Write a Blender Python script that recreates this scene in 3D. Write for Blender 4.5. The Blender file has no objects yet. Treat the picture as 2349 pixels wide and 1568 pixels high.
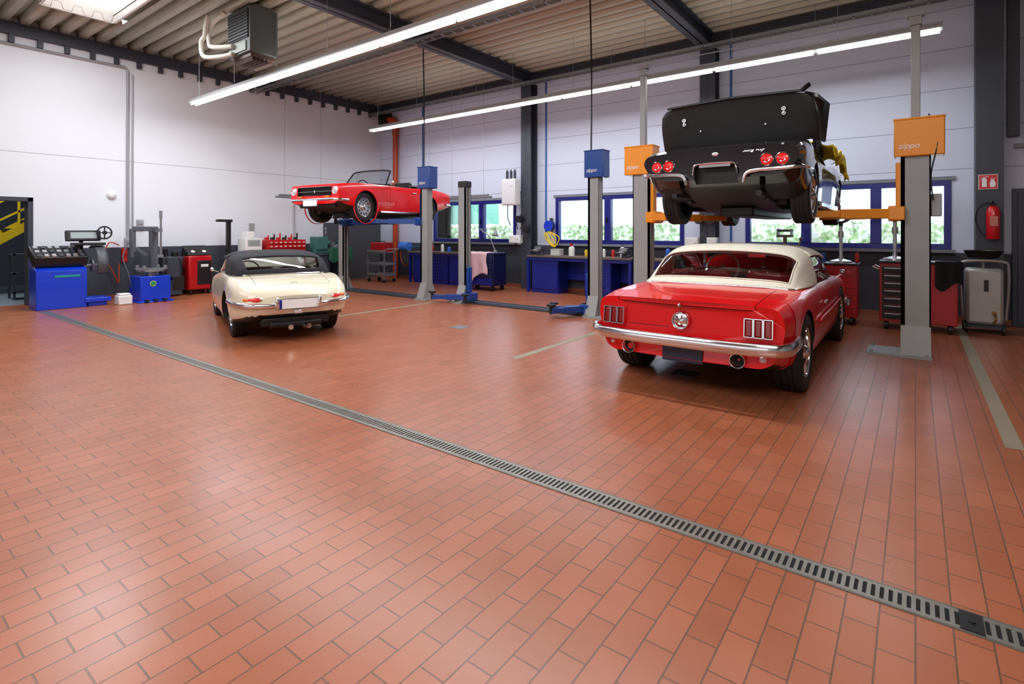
import bpy, bmesh, math, random
from math import sin, cos, pi, radians, sqrt, atan2
from mathutils import Vector, Matrix, Euler
import numpy as np
random.seed(7)
SC=bpy.context.scene; COL=SC.collection
def lin(c):
    o=[]
    for v in c[:3]:
        v=v/255.0
        o.append(v/12.92 if v<=.04045 else ((v+.055)/1.055)**2.4)
    return (*o,1)
MATS={}
def mat(name,col,r=.5,m=0,var=.06,scale=6,coat=0,emis=0,bump=0,spec=None):
    if name in MATS: return MATS[name]
    M=bpy.data.materials.new(name); M.use_nodes=True; N=M.node_tree.nodes; L=M.node_tree.links
    p=N['Principled BSDF']; c=lin(col)
    tc=N.new('ShaderNodeTexCoord'); no=N.new('ShaderNodeTexNoise'); no.inputs['Scale'].default_value=scale; no.inputs['Detail'].default_value=4
    L.new(tc.outputs['Object'],no.inputs['Vector'])
    mx=N.new('ShaderNodeMix'); mx.data_type='RGBA'
    mx.inputs[6].default_value=tuple(min(1,x*(1-var)) for x in c[:3])+(1,)
    mx.inputs[7].default_value=tuple(min(1,x*(1+var)) for x in c[:3])+(1,)
    L.new(no.outputs['Fac'],mx.inputs[0]); L.new(mx.outputs[2],p.inputs['Base Color'])
    p.inputs['Roughness'].default_value=r; p.inputs['Metallic'].default_value=m
    p.inputs['Coat Weight'].default_value=coat; p.inputs['Coat Roughness'].default_value=.04
    if spec is not None: p.inputs['Specular IOR Level'].default_value=spec
    if emis:
        L.new(mx.outputs[2],p.inputs['Emission Color']); p.inputs['Emission Strength'].default_value=emis
    if bump:
        b=N.new('ShaderNodeBump'); b.inputs['Strength'].default_value=bump; b.inputs['Distance'].default_value=.01
        L.new(no.outputs['Fac'],b.inputs['Height']); L.new(b.outputs['Normal'],p.inputs['Normal'])
    MATS[name]=M; return M
def glassmat(name,tint,gl=.12,rough=.02):
    if name in MATS: return MATS[name]
    M=bpy.data.materials.new(name); M.use_nodes=True; N=M.node_tree.nodes; L=M.node_tree.links
    N.clear(); o=N.new('ShaderNodeOutputMaterial'); t=N.new('ShaderNodeBsdfTransparent'); g=N.new('ShaderNodeBsdfGlossy')
    fr=N.new('ShaderNodeFresnel'); fr.inputs['IOR'].default_value=1.45
    ad=N.new('ShaderNodeMath'); ad.operation='ADD'; ad.inputs[1].default_value=gl; L.new(fr.outputs[0],ad.inputs[0])
    mi=N.new('ShaderNodeMixShader'); t.inputs['Color'].default_value=(*tint,1); g.inputs['Roughness'].default_value=rough
    L.new(ad.outputs[0],mi.inputs[0]); L.new(t.outputs[0],mi.inputs[1]); L.new(g.outputs[0],mi.inputs[2]); L.new(mi.outputs[0],o.inputs[0])
    MATS[name]=M; return M
# ---------------- palette
CHROME=mat('chrome',(225,225,228),.12,1,.03)
STEEL=mat('steel_grey',(150,152,155),.4,.7)
ALU=mat('aluminium',(190,190,192),.35,.8)
BLACK=mat('black_plastic',(18,18,20),.45)
DARK=mat('dark_void',(8,8,9),.8)
RUB=mat('tyre_rubber',(24,24,25),.7,bump=.3,scale=40)
GREYP=mat('post_grey_paint',(144,145,144),.5,0,.08)
WHITEP=mat('white_paint',(230,230,228),.4)
BLUE=mat('machine_blue',(6,58,200),.35,coat=.3)
LBLUE=mat('lift_blue',(10,62,138),.35,coat=.3)
NAVY=mat('bench_blue',(10,30,130),.4)
FRAMEB=mat('window_frame_blue',(10,16,118),.35,coat=.2)
ORANGE=mat('lift_orange',(228,138,4),.4,coat=.2)
REDM=mat('machine_red',(180,8,16),.35,coat=.3)
GREYD=mat('steel_dark_grey',(56,61,72),.5)
RUBH=mat('hose_black',(14,14,15),.5)
YEL=mat('yellow_paint',(235,200,20),.45)
BRASS=mat('brass',(160,120,60),.35,.8)
# ---------------- builder
class B:
    def __init__(s): s.v=[];s.f=[];s.m=[]
    def add(s,vs,fs,mi=0):
        o=len(s.v); s.v+=[tuple(map(float,v)) for v in vs]; s.f+=[[i+o for i in f] for f in fs]; s.m+=[mi]*len(fs); return s
    def box(s,c,d,mi=0,r=None):
        c=Vector(c); R=Euler(r).to_matrix() if r is not None and not isinstance(r,Matrix) else (r or Matrix.Identity(3))
        vs=[]
        for x in(-1,1):
            for y in(-1,1):
                for z in(-1,1): vs.append(c+R@Vector((x*d[0]/2,y*d[1]/2,z*d[2]/2)))
        return s.add(vs,[(0,1,3,2),(4,6,7,5),(0,4,5,1),(2,3,7,6),(0,2,6,4),(1,5,7,3)],mi)
    def b2(s,a,b,mi=0):
        return s.box([(a[i]+b[i])/2 for i in range(3)],[abs(b[i]-a[i]) for i in range(3)],mi)
    def bar(s,p,q,w,h,mi=0):
        p=Vector(p);q=Vector(q);d=q-p;l=d.length;d.normalize()
        up=Vector((0,0,1)) if abs(d.z)<.95 else Vector((0,1,0))
        sd=d.cross(up).normalized(); up=sd.cross(d)
        R=Matrix((sd,d,up)).transposed()
        return s.box((p+q)/2,(w,l,h),mi,R)
    def cyl(s,p,q,r,r2=None,n=16,mi=0):
        p=Vector(p);q=Vector(q);d=(q-p).normalized(); r2=r if r2 is None else r2
        a=d.orthogonal().normalized();b=d.cross(a); vs=[]
        for i in range(n):
            t=2*pi*i/n;k=a*cos(t)+b*sin(t); vs.append(p+k*r); vs.append(q+k*r2)
        fs=[(2*i,2*((i+1)%n),2*((i+1)%n)+1,2*i+1) for i in range(n)]
        fs.append([2*i for i in range(n)][::-1]); fs.append([2*i+1 for i in range(n)])
        return s.add(vs,fs,mi)
    def tube(s,pts,r,n=8,mi=0,sm=6):
        P=[Vector(p) for p in pts]
        if len(P)>2 and sm>1:
            A=np.array([list(p) for p in P]); P=[Vector(x) for x in crom(A,sm)]
        prof=[(r*cos(2*pi*i/n),r*sin(2*pi*i/n)) for i in range(n)]
        return s.sweep(P,prof,mi)
    def sweep(s,path,prof,mi=0,up=(0,0,1),closed=False):
        P=[Vector(p) for p in path];n=len(P);k=len(prof);vs=[];U=Vector(up);last=None
        for i in range(n):
            if closed: t=(P[(i+1)%n]-P[i-1])
            else: t=P[min(i+1,n-1)]-P[max(i-1,0)]
            t.normalize()
            sd=t.cross(U)
            if sd.length<.15:
                sd=last if last is not None else t.cross(Vector((0,1,0)) if abs(t.y)<.9 else Vector((1,0,0)))
                sd=(sd-t*sd.dot(t))
            sd.normalize()
            if last is not None and sd.dot(last)<0: sd=-sd
            last=sd.copy(); uu=sd.cross(t).normalized()
            for a,b in prof: vs.append(P[i]+sd*a+uu*b)
        fs=[]
        for i in range(n if closed else n-1):
            j=(i+1)%n
            for a in range(k):
                b=(a+1)%k; fs.append((i*k+a,i*k+b,j*k+b,j*k+a))
        if not closed: fs.append(list(range(k))); fs.append([(n-1)*k+a for a in range(k)][::-1])
        return s.add(vs,fs,mi)
    def lathe(s,prof,o=(0,0,0),ax=(1,0,0),n=32,mi=0,closed=False):
        o=Vector(o);d=Vector(ax).normalized();a=d.orthogonal().normalized();b=d.cross(a);vs=[];k=len(prof)
        for i in range(n):
            t=2*pi*i/n;e=a*cos(t)+b*sin(t)
            for r,h in prof: vs.append(o+d*h+e*max(r,1e-4))
        fs=[]
        for i in range(n):
            j=(i+1)%n
            for c in range(k if closed else k-1):
                e=(c+1)%k; fs.append((i*k+c,i*k+e,j*k+e,j*k+c))
        return s.add(vs,fs,mi)
    def sph(s,c,r,mi=0,n=14):
        if not hasattr(r,'__len__'): r=(r,r,r)
        vs=[];fs=[];m=n//2
        for i in range(m+1):
            for j in range(n):
                a=pi*i/m;t=2*pi*j/n; vs.append((c[0]+r[0]*sin(a)*cos(t),c[1]+r[1]*sin(a)*sin(t),c[2]+r[2]*cos(a)))
        for i in range(m):
            for j in range(n): fs.append((i*n+j,i*n+(j+1)%n,(i+1)*n+(j+1)%n,(i+1)*n+j))
        return s.add(vs,fs,mi)
    def surf(s,P,mi=0,pick=None):
        nu,nv=P.shape[:2];fs=[]
        for i in range(nu-1):
            for j in range(nv-1):
                if pick is None or pick((i+.5)/(nu-1),(j+.5)/(nv-1)): fs.append((i*nv+j,i*nv+j+1,(i+1)*nv+j+1,(i+1)*nv+j))
        used=sorted({i for f in fs for i in f});mp={u:k for k,u in enumerate(used)}
        V=P.reshape(-1,3)
        return s.add([V[u] for u in used],[[mp[i] for i in f] for f in fs],mi)
    def mesh(s,mats,ang=35,name='m',weld=False):
        me=bpy.data.meshes.new(name); me.from_pydata(s.v,[],s.f)
        for m_ in mats: me.materials.append(m_)
        me.polygons.foreach_set('material_index',s.m)
        bm=bmesh.new(); bm.from_mesh(me)
        if weld: bmesh.ops.remove_doubles(bm,verts=bm.verts,dist=1e-5)
        bmesh.ops.recalc_face_normals(bm,faces=bm.faces); bm.to_mesh(me); bm.free()
        me.shade_smooth(); me.set_sharp_from_angle(angle=radians(ang)); return me
    def obj(s,name,mats,parent=None,loc=(0,0,0),rot=(0,0,0),ang=35,bev=0,sol=0,sub=0,label=None,weld=False,cat=None,group=None,kind=None):
        if not isinstance(mats,(list,tuple)): mats=[mats]
        return put(s.mesh(mats,ang,name,weld),name,parent,loc,rot,bev,sol,sub,label,cat,group,kind)
def put(me,name,parent=None,loc=(0,0,0),rot=(0,0,0),bev=0,sol=0,sub=0,label=None,cat=None,group=None,kind=None):
    o=bpy.data.objects.new(name,me); COL.objects.link(o); o.location=loc; o.rotation_euler=rot
    if parent: o.parent=parent
    if sol:
        m=o.modifiers.new('s','SOLIDIFY'); m.thickness=sol; m.offset=0
    if bev:
        m=o.modifiers.new('b','BEVEL'); m.width=bev; m.segments=2; m.limit_method='ANGLE'; m.angle_limit=radians(40)
    if sub:
        m=o.modifiers.new('u','SUBSURF'); m.levels=sub; m.render_levels=sub
    if label: o['label']=label
    if cat: o['category']=cat
    if group: o['group']=group
    if kind: o['kind']=kind
    return o
def T(name,label,cat,loc=(0,0,0),rz=0,group=None,parent=None):
    e=bpy.data.objects.new(name,None); COL.objects.link(e); e.location=loc; e.rotation_euler=(0,0,rz); e.empty_display_size=.1
    if parent: e.parent=parent
    if label: e['label']=label
    if cat: e['category']=cat
    if group: e['group']=group
    return e
def dup(o,loc,rz=None,group=None,label=None):
    n=o.copy(); COL.objects.link(n); n.location=loc
    if rz is not None: n.rotation_euler=(0,0,rz)
    if group: n['group']=group
    if label: n['label']=label
    for c in [x for x in o.children]:
        k=c.copy(); COL.objects.link(k); k.parent=n
        for c2 in list(c.children):
            k2=c2.copy(); COL.objects.link(k2); k2.parent=k
    return n
def castors(t,pts,r=.05,w=.035,ax='x'):
    for (x,y) in pts:
        b=B()
        if ax=='x': b.cyl((x-w/2,y,r),(x+w/2,y,r),r,n=18); b.box((x,y,r*1.6),(w*1.5,r*.6,r*1.2))
        else: b.cyl((x,y-w/2,r),(x,y+w/2,r),r,n=18); b.box((x,y,r*1.6),(r*.6,w*1.5,r*1.2))
        b.obj('castor',BLACK,t)
def hermite(xs,ys,xq):
    xs=np.array(xs,float);ys=np.array(ys,float);xq=np.array(xq,float)
    sh=ys.shape; ys=ys.reshape(sh[0],-1); d=np.diff(ys,axis=0)/np.diff(xs)[:,None]; m=np.zeros_like(ys)
    for i in range(1,len(xs)-1):
        a,b=d[i-1],d[i]; ok=a*b>0; m[i]=np.where(ok,2*a*b/np.where(ok,a+b,1),0)
    m[0]=d[0];m[-1]=d[-1]
    k=np.clip(np.searchsorted(xs,xq,side='right')-1,0,len(xs)-2); h=(xs[k+1]-xs[k]); t=((xq-xs[k])/h)[:,None]; h=h[:,None]
    r=(2*t**3-3*t**2+1)*ys[k]+(t**3-2*t**2+t)*h*m[k]+(-2*t**3+3*t**2)*ys[k+1]+(t**3-t**2)*h*m[k+1]
    return r.reshape((len(xq),)+sh[1:])
def crom(A,sub=6):
    A=np.array(A,float);out=[];n=len(A)
    for i in range(n-1):
        p0=A[max(i-1,0)];p1=A[i];p2=A[i+1];p3=A[min(i+2,n-1)]
        for k in range(sub):
            t=k/sub; out.append(.5*((2*p1)+(-p0+p2)*t+(2*p0-5*p1+4*p2-p3)*t*t+(-p0+3*p1-3*p2+p3)*t**3))
    out.append(A[-1]); return np.array(out)
def grid(rows,su=6,sv=6):
    A=np.array(rows,float)
    R=np.stack([crom(A[:,j],su) for j in range(A.shape[1])],1)
    return np.stack([crom(R[i],sv) for i in range(R.shape[0])],0)
def mir(half):
    return [tuple(p) for p in half]+[(-p[0],p[1],p[2]) for p in half[:-1]][::-1]
def text(s,parent,loc,rot,size,m,shear=.0,ex=.002,bold=0,name='lettering',sx=1):
    c=bpy.data.curves.new('t','FONT'); c.body=s; c.size=size; c.shear=shear; c.extrude=ex; c.offset=bold; c.align_x='CENTER'; c.align_y='CENTER'; c.resolution_u=3
    o=bpy.data.objects.new('t',c); COL.objects.link(o); bpy.context.view_layer.update()
    dg=bpy.context.evaluated_depsgraph_get(); me=bpy.data.meshes.new_from_object(o.evaluated_get(dg)); bpy.data.objects.remove(o)
    me.materials.clear(); me.materials.append(m)
    r=put(me,name,parent,loc,rot); r.scale=(sx,1,1); return r
# ---------------- camera
cam=bpy.data.cameras.new('camera'); co=bpy.data.objects.new('camera',cam); COL.objects.link(co); SC.camera=co
co.location=(0,0,1.45); co.rotation_euler=(radians(90),0,radians(37.06)); cam.sensor_width=36; cam.lens=36*1226/2349; cam.shift_y=-254/2349; cam.clip_start=.05
SC.view_settings.view_transform='Standard'; SC.view_settings.look='None'
# ================= ROOM
XL=-13.8; YB=11.2; ZC=5.55; XR=7.0; YF=-5.0
def floor_mat():
    M=bpy.data.materials.new('clay_tile_floor'); M.use_nodes=True; N=M.node_tree.nodes; L=M.node_tree.links; p=N['Principled BSDF']
    g=N.new('ShaderNodeNewGeometry'); se=N.new('ShaderNodeSeparateXYZ'); cb=N.new('ShaderNodeCombineXYZ')
    L.new(g.outputs['Position'],se.inputs[0]); L.new(se.outputs['Y'],cb.inputs['X']); L.new(se.outputs['X'],cb.inputs['Y'])
    br=N.new('ShaderNodeTexBrick'); L.new(cb.outputs[0],br.inputs['Vector'])
    br.inputs['Scale'].default_value=1; br.inputs['Brick Width'].default_value=.225; br.inputs['Row Height'].default_value=.11
    br.inputs['Mortar Size'].default_value=.0034; br.inputs['Mortar Smooth'].default_value=.3; br.inputs['Bias'].default_value=0
    br.inputs['Color1'].default_value=lin((162,92,61)); br.inputs['Color2'].default_value=lin((174,102,71)); br.inputs['Mortar'].default_value=lin((108,76,62))
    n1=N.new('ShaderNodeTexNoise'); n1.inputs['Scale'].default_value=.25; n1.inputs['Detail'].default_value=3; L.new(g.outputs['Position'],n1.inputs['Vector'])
    n2=N.new('ShaderNodeTexNoise'); n2.inputs['Scale'].default_value=3; n2.inputs['Detail'].default_value=6; L.new(g.outputs['Position'],n2.inputs['Vector'])
    m1=N.new('ShaderNodeMix'); m1.data_type='RGBA'; m1.blend_type='MULTIPLY'; m1.inputs[0].default_value=1
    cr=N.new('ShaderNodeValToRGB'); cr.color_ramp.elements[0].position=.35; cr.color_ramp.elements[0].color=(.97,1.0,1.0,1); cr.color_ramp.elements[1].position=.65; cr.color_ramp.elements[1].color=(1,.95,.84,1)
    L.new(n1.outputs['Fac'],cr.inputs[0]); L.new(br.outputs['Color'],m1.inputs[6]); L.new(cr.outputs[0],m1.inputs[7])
    m2=N.new('ShaderNodeMix'); m2.data_type='RGBA'; m2.blend_type='MULTIPLY'; m2.inputs[0].default_value=1
    c2=N.new('ShaderNodeValToRGB'); c2.color_ramp.elements[0].position=.3; c2.color_ramp.elements[0].color=(.91,.91,.91,1); c2.color_ramp.elements[1].position=.65; c2.color_ramp.elements[1].color=(1,1,1,1)
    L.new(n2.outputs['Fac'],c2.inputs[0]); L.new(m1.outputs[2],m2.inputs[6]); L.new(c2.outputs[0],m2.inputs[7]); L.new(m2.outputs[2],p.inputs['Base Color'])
    mr=N.new('ShaderNodeMapRange'); mr.inputs[3].default_value=.24; mr.inputs[4].default_value=.36; L.new(n2.outputs['Fac'],mr.inputs[0]); L.new(mr.outputs[0],p.inputs['Roughness'])
    p.inputs['Specular IOR Level'].default_value=.5
    bp=N.new('ShaderNodeBump'); bp.inputs['Strength'].default_value=.35; bp.inputs['Distance'].default_value=.004; bp.invert=True
    L.new(br.outputs['Fac'],bp.inputs['Height']); L.new(bp.outputs[0],p.inputs['Normal']); return M
def wall_mat(name,col,dado,seams,dz=1.1,dcol=(60,64,74)):
    M=bpy.data.materials.new(name); M.use_nodes=True; N=M.node_tree.nodes; L=M.node_tree.links; p=N['Principled BSDF']
    g=N.new('ShaderNodeNewGeometry'); se=N.new('ShaderNodeSeparateXYZ'); L.new(g.outputs['Position'],se.inputs[0])
    no=N.new('ShaderNodeTexNoise'); no.inputs['Scale'].default_value=.8; no.inputs['Detail'].default_value=4; L.new(g.outputs['Position'],no.inputs['Vector'])
    mx=N.new('ShaderNodeMix'); mx.data_type='RGBA'; c=lin(col); mx.inputs[6].default_value=tuple(x*.95 for x in c[:3])+(1,); mx.inputs[7].default_value=c; L.new(no.outputs['Fac'],mx.inputs[0])
    cur=mx.outputs[2]
    for z in seams:
        cm=N.new('ShaderNodeMath'); cm.operation='COMPARE'; cm.inputs[1].default_value=z; cm.inputs[2].default_value=.007; L.new(se.outputs['Z'],cm.inputs[0])
        k=N.new('ShaderNodeMix'); k.data_type='RGBA'; k.inputs[7].default_value=tuple(x*.5 for x in c[:3])+(1,); L.new(cm.outputs[0],k.inputs[0]); L.new(cur,k.inputs[6]); cur=k.outputs[2]
    if dado:
        cm=N.new('ShaderNodeMath'); cm.operation='LESS_THAN'; cm.inputs[1].default_value=dz; L.new(se.outputs['Z'],cm.inputs[0])
        k=N.new('ShaderNodeMix'); k.data_type='RGBA'; k.inputs[7].default_value=lin(dcol); L.new(cm.outputs[0],k.inputs[0]); L.new(cur,k.inputs[6]); cur=k.outputs[2]
    L.new(cur,p.inputs['Base Color']); p.inputs['Roughness'].default_value=.6; return M
WL=wall_mat('white_plaster_wall',(230,234,240),True,[2.98])
WB=wall_mat('white_panel_wall',(208,214,234),True,[2.45,3.1,3.75,4.4,5.05])
WG=wall_mat('plain_wall',(185,188,195),False,[])
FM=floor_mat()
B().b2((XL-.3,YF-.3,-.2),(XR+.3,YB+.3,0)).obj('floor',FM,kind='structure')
b=B(); b.b2((XL-.25,2.67,0),(XL,YB,ZC)); b.b2((XL-.25,YF,0),(XL,1.2,ZC)); b.b2((XL-.25,1.2,2.05),(XL,2.67,ZC)); b.obj('wall_left',WL,kind='structure')
WIN=[(-11.35,-8.32),(-7.1,-3.9),(-2.68,.46)]; Z0,Z1=1.15,2.28
b=B(); b.b2((XL,YB,0),(XR,YB+.3,Z0)); b.b2((XL,YB,Z1),(XR,YB+.3,ZC)); xs=[XL]+[x for w in WIN for x in w]+[XR]
for i in range(0,len(xs),2): b.b2((xs[i],YB,Z0),(xs[i+1],YB+.3,Z1))
b.obj('wall_back',WB,kind='structure')
B().b2((XR,YF,0),(XR+.25,YB,ZC)).obj('wall_right',WG,kind='structure')
B().b2((XL,YF-.25,0),(XR,YF,ZC)).obj('wall_front',WG,kind='structure')
CEIL=mat('roof_deck_cream',(186,180,162),.55,.0,.05)
SKY=[(-12.2,-9.9,2.5,3.55),(-6.6,-4.6,-3.2,-1.0),(.2,2.2,-3.2,-1.0)]  # last two skylights are unseen, added as light sources behind the view
def ceiling():
    b=B(); pitch=.3; y=YF
    while y<YB:
        segs=[(XL,XR)]
        for (a,c,y0,y1) in SKY:
            if y+pitch>y0 and y<y1:
                segs=[q for s_ in segs for q in ((s_[0],min(s_[1],a)),(max(s_[0],c),s_[1])) if q[1]>q[0]+.01]
        pr=[(y,ZC-.12),(y+.12,ZC-.12),(y+.155,ZC),(y+.265,ZC),(y+pitch,ZC-.12)]
        for (a,c) in segs:
            for k in range(4):
                (ya,za),(yb,zb)=pr[k],pr[k+1]; b.add([(a,ya,za),(c,ya,za),(c,yb,zb),(a,yb,zb)],[(0,1,2,3)])
        y+=pitch
    return b.obj('ceiling',CEIL,kind='structure',sol=.01,ang=20)
ceiling()
SKM=mat('skylight_glow',(250,250,250),.5,emis=1.6,var=.0)
for i,(a,c,y0,y1) in enumerate(SKY):
    b=B(); Y0=y0-.3;Y1=y1+.25
    for (p,q) in (((a-.05,y0,ZC-.14),(a,y1,ZC+.35)),((c,y0,ZC-.14),(c+.05,y1,ZC+.35)),((a,y0-.04,ZC-.14),(c,y0,ZC+.35)),((a,y1,ZC-.14),(c,y1+.04,ZC+.35))): b.b2(p,q,0)
    for (p,q) in (((a-.05,Y0,ZC-.01),(c+.05,y0,ZC+.01)),((a-.05,y1,ZC-.01),(c+.05,Y1,ZC+.01))): b.b2(p,q,2)
    b.b2((a,y0,ZC+.1),(c,y1,ZC+.14),1)
    b.obj('window_%d'%(i+4),[WHITEP,SKM,CEIL],kind='structure')
B().b2((XL-.3,YF-.3,ZC+.9),(XR+.3,YB+.3,ZC+1.0)).obj('trim_20',GREYD,kind='structure')
def ibeam_y(x,n,y0=YF,z0=5.13,z1=5.42,w=.26):
    b=B(); b.b2((x-w/2,y0,z0),(x+w/2,YB,z0+.025)); b.b2((x-w/2,y0,z1-.025),(x+w/2,YB,z1)); b.b2((x-.012,y0,z0),(x+.012,YB,z1)); b.obj('trim_%d'%n,GREYD,kind='structure')
for i,x in enumerate((-7.8,-3.35,1.0,5.4)): ibeam_y(x,i+1)
def hcol(x,n,w=.3,z1=5.13):
    b=B(); y0=YB-.3; b.b2((x-w/2,y0,0),(x+w/2,y0+.03,z1)); b.b2((x-w/2,YB-.03,0),(x+w/2,YB,z1)); b.b2((x-.012,y0,0),(x+.012,YB,z1)); b.obj('trim_%d'%n,GREYD,kind='structure')
hcol(-7.8,5); hcol(-3.33,6)
b=B(); b.b2((.74,YB-.34,0),(1.06,YB,5.5)); b.b2((1.12,YB-.12,2.9),(1.26,YB,5.5)); b.b2((1.32,YB-.2,2.6),(1.4,YB-.12,5.5)); b.obj('trim_7',GREYD,kind='structure')
b=B(); b.b2((XL,YF,5.2),(XL+.1,YB,5.43))
y=YF+.2
while y<YB: b.b2((XL,y,5.05),(XL+.09,y+.08,5.2)); y+=.42
b.obj('trim_8',GREYD,kind='structure')
b=B(); b.b2((XL,YB-.12,5.2),(XR,YB,5.42)); b.obj('trim_9',GREYD,kind='structure')
WGL=glassmat('window_glass',(.95,.97,1),.03)
def window(n,x0,x1,mull):
    b=B(); f=.09; y0=YB-.02;y1=YB+.1
    b.b2((x0,y0,Z0),(x1,y1,Z0+f)); b.b2((x0,y0,Z1-f),(x1,y1,Z1)); b.b2((x0,y0,Z0+f),(x0+f,y1,Z1-f)); b.b2((x1-f,y0,Z0+f),(x1,y1,Z1-f))
    for m_ in mull: b.b2((m_-.08,y0-.01,Z0+f),(m_+.08,y1,Z1-f))
    for m_ in mull: b.b2((m_-.02,y0-.05,Z0+.5),(m_+.0,y0,Z0+.62),1)
    b.b2((x0+f,y0+.05,Z0+f),(x1-f,y0+.06,Z1-f),2)
    b.obj('window_%d'%n,[FRAMEB,BLACK,WGL],kind='structure',bev=.006)
window(1,*WIN[0],[-9.5]); window(2,*WIN[1],[-5.68]); window(3,*WIN[2],[-1.62,-.55])
SILL=mat('sill_grey',(120,124,132),.5)
for i,(a,c) in enumerate(WIN):
    b=B(); b.b2((a-.05,YB-.14,Z0-.05),(c+.05,YB-.02,Z0)); b.b2((a-.05,YB-.03,Z1),(c+.05,YB,Z1+.06)); b.obj('trim_%d'%(10+i),SILL,kind='structure')
B().b2((-30,YB+.3,-.25),(12,30,-.05)).obj('floor_outside',mat('outside_ground',(190,190,185),.9),kind='structure')
def fence():
    b=B(); x=-24
    while x<8: b.b2((x,15,0),(x+.16,15.1,4.2)); b.b2((x+.16,15.04,0),(x+.24,15.1,4.2)); x+=.24
    b.obj('wall_outside',mat('pale_cladding_glow',(240,244,250),.6,emis=.6),kind='structure')  # emission on the cladding imitates bright daylight outside
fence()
def leafmat():
    M=bpy.data.materials.new('hedge_leaves_glow'); M.use_nodes=True; N=M.node_tree.nodes; L=M.node_tree.links; p=N['Principled BSDF']
    v=N.new('ShaderNodeTexVoronoi'); v.inputs['Scale'].default_value=14; tc=N.new('ShaderNodeTexCoord'); L.new(tc.outputs['Object'],v.inputs['Vector'])
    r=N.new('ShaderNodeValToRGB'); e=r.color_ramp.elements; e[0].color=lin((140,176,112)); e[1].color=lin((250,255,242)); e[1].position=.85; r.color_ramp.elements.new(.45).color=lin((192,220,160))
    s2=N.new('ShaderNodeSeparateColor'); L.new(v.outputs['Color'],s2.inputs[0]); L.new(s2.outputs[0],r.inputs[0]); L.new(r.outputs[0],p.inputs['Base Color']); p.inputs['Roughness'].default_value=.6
    L.new(r.outputs[0],p.inputs['Emission Color']); p.inputs['Emission Strength'].default_value=.45; return M  # paled leaf colours and glow stand in for bright daylight
HM=leafmat()
def hedge():
    b=B(); nx=260;nz=16; A=np.zeros((nx,nz+6,3))
    for i in range(nx):
        for j in range(nz+6):
            x=-13+16*i/(nx-1)
            if j<nz: y=12.6; z=1.60*j/(nz-1)
            else: y=12.6+.12*(j-nz+1); z=1.62
            A[i,j]=(x+random.uniform(-.03,.03),y+random.uniform(-.09,.06),max(-.05,z+random.uniform(-.06,.06)))
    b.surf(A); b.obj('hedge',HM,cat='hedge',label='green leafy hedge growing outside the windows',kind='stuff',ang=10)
hedge()
b=B(); b.b2((-15.2,13.6,-.05),(-11.6,14.6,2.4))
for k in range(12): b.b2((-15.1+k*.3,13.56,.1),(-14.98+k*.3,13.6,2.3))
b.obj('container',mat('container_green_glow',(112,168,146),.5,emis=.25),cat='container',label='green ribbed steel container standing outside',bev=.01)  # slight glow on the green steel stands in for daylight
b=B(); b.b2((XL-.27,2.62,0),(XL+.02,2.7,2.1),0); b.b2((XL-.27,1.15,2.03),(XL+.02,2.7,2.11),0); b.b2((XL-.27,1.15,0),(XL+.02,1.22,2.1),0)
b.obj('door_1',GREYD,kind='structure')
b=B(); b.b2((-19,-1,-.2),(XL-.3,6,0),0); b.obj('floor_annex',mat('annex_floor',(120,130,140),.6),kind='structure')
b=B(); b.b2((-19.1,-1,0),(-19,6,3.5)); b.b2((-19,6,0),(XL-.25,6.1,3.5)); b.b2((-19,-1.1,0),(XL-.25,-1,3.5)); b.b2((-19,-1,3.5),(XL-.25,6,3.6)); b.obj('wall_annex',mat('annex_wall',(66,74,84),.7),kind='structure')
def stair():
    t=T('staircase','yellow steel staircase with railing beyond the doorway','staircase',(-16.6,0,-.3))
    for x in(0,-.9):
        b=B(); b.bar((x,1.6,.8),(x,4.6,2.9),.05,.18); b.obj('stringer',YEL,t)
    for i in range(10):
        b=B(); b.box((-.45,1.8+i*.29,1.0+i*.2),(.86,.26,.03)); b.obj('tread',GREYD,t)
    b=B(); b.bar((0,1.6,1.75),(0,4.6,3.6),.05,.05); b.bar((0,1.6,1.3),(0,4.6,3.25),.04,.04)
    for i in range(5): b.bar((0,1.8+i*.6,.95+i*.42),(0,1.8+i*.6,1.88+i*.37),.04,.04)
    b.obj('railing',YEL,t)
    b=B(); b.box((-.45,1.75,.62),(.12,.12,.64)); b.obj('support_post',GREYD,t)
stair()
def shelfbox():
    t=T('shelf_unit','dark steel shelf beyond the doorway','shelf',(-15.4,3.1,0))
    for z in(.15,.55,.95):
        b=B(); b.box((0,0,z),(.5,.9,.03)); b.obj('shelf_board',GREYD,t)
    for x in(-.23,.23):
        for y in(-.43,.43):
            b=B(); b.box((x,y,.5),(.04,.04,1.0)); b.obj('post',GREYD,t)
shelfbox()
b=B(); b.b2((1.18,YB-.06,0),(2.25,YB,2.1)); b.b2((1.24,YB-.08,.04),(2.19,YB-.06,2.04)); b.cyl((1.3,YB-.14,1.05),(1.42,YB-.14,1.05),.012); b.obj('door_2',mat('door_dark_grey',(62,68,84),.5),kind='structure',bev=.004)
b=B(); b.b2((XL,2.75,0),(XL+.02,YB,.08)); b.obj('baseboard_left',mat('skirting_tile',(140,76,56),.4),kind='structure')
b=B(); b.b2((XL,YB-.02,0),(XR,YB,.08)); b.obj('baseboard_back',MATS['skirting_tile'],kind='structure')
CON=mat('conduit_grey',(165,165,168),.45,.3)
def pipe(name,pts,r,m,label,cat='pipe',sm=1,group=None):
    b=B(); b.tube(pts,r,10,sm=sm); return b.obj(name,m,label=label,cat=cat,group=group)
pipe('conduit',[(XL+.03,-2,5.02),(XL+.03,4.22,5.02),(XL+.03,4.27,4.97),(XL+.03,4.27,1.3)],.028,CON,'grey conduit bending down the white wall')
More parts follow.
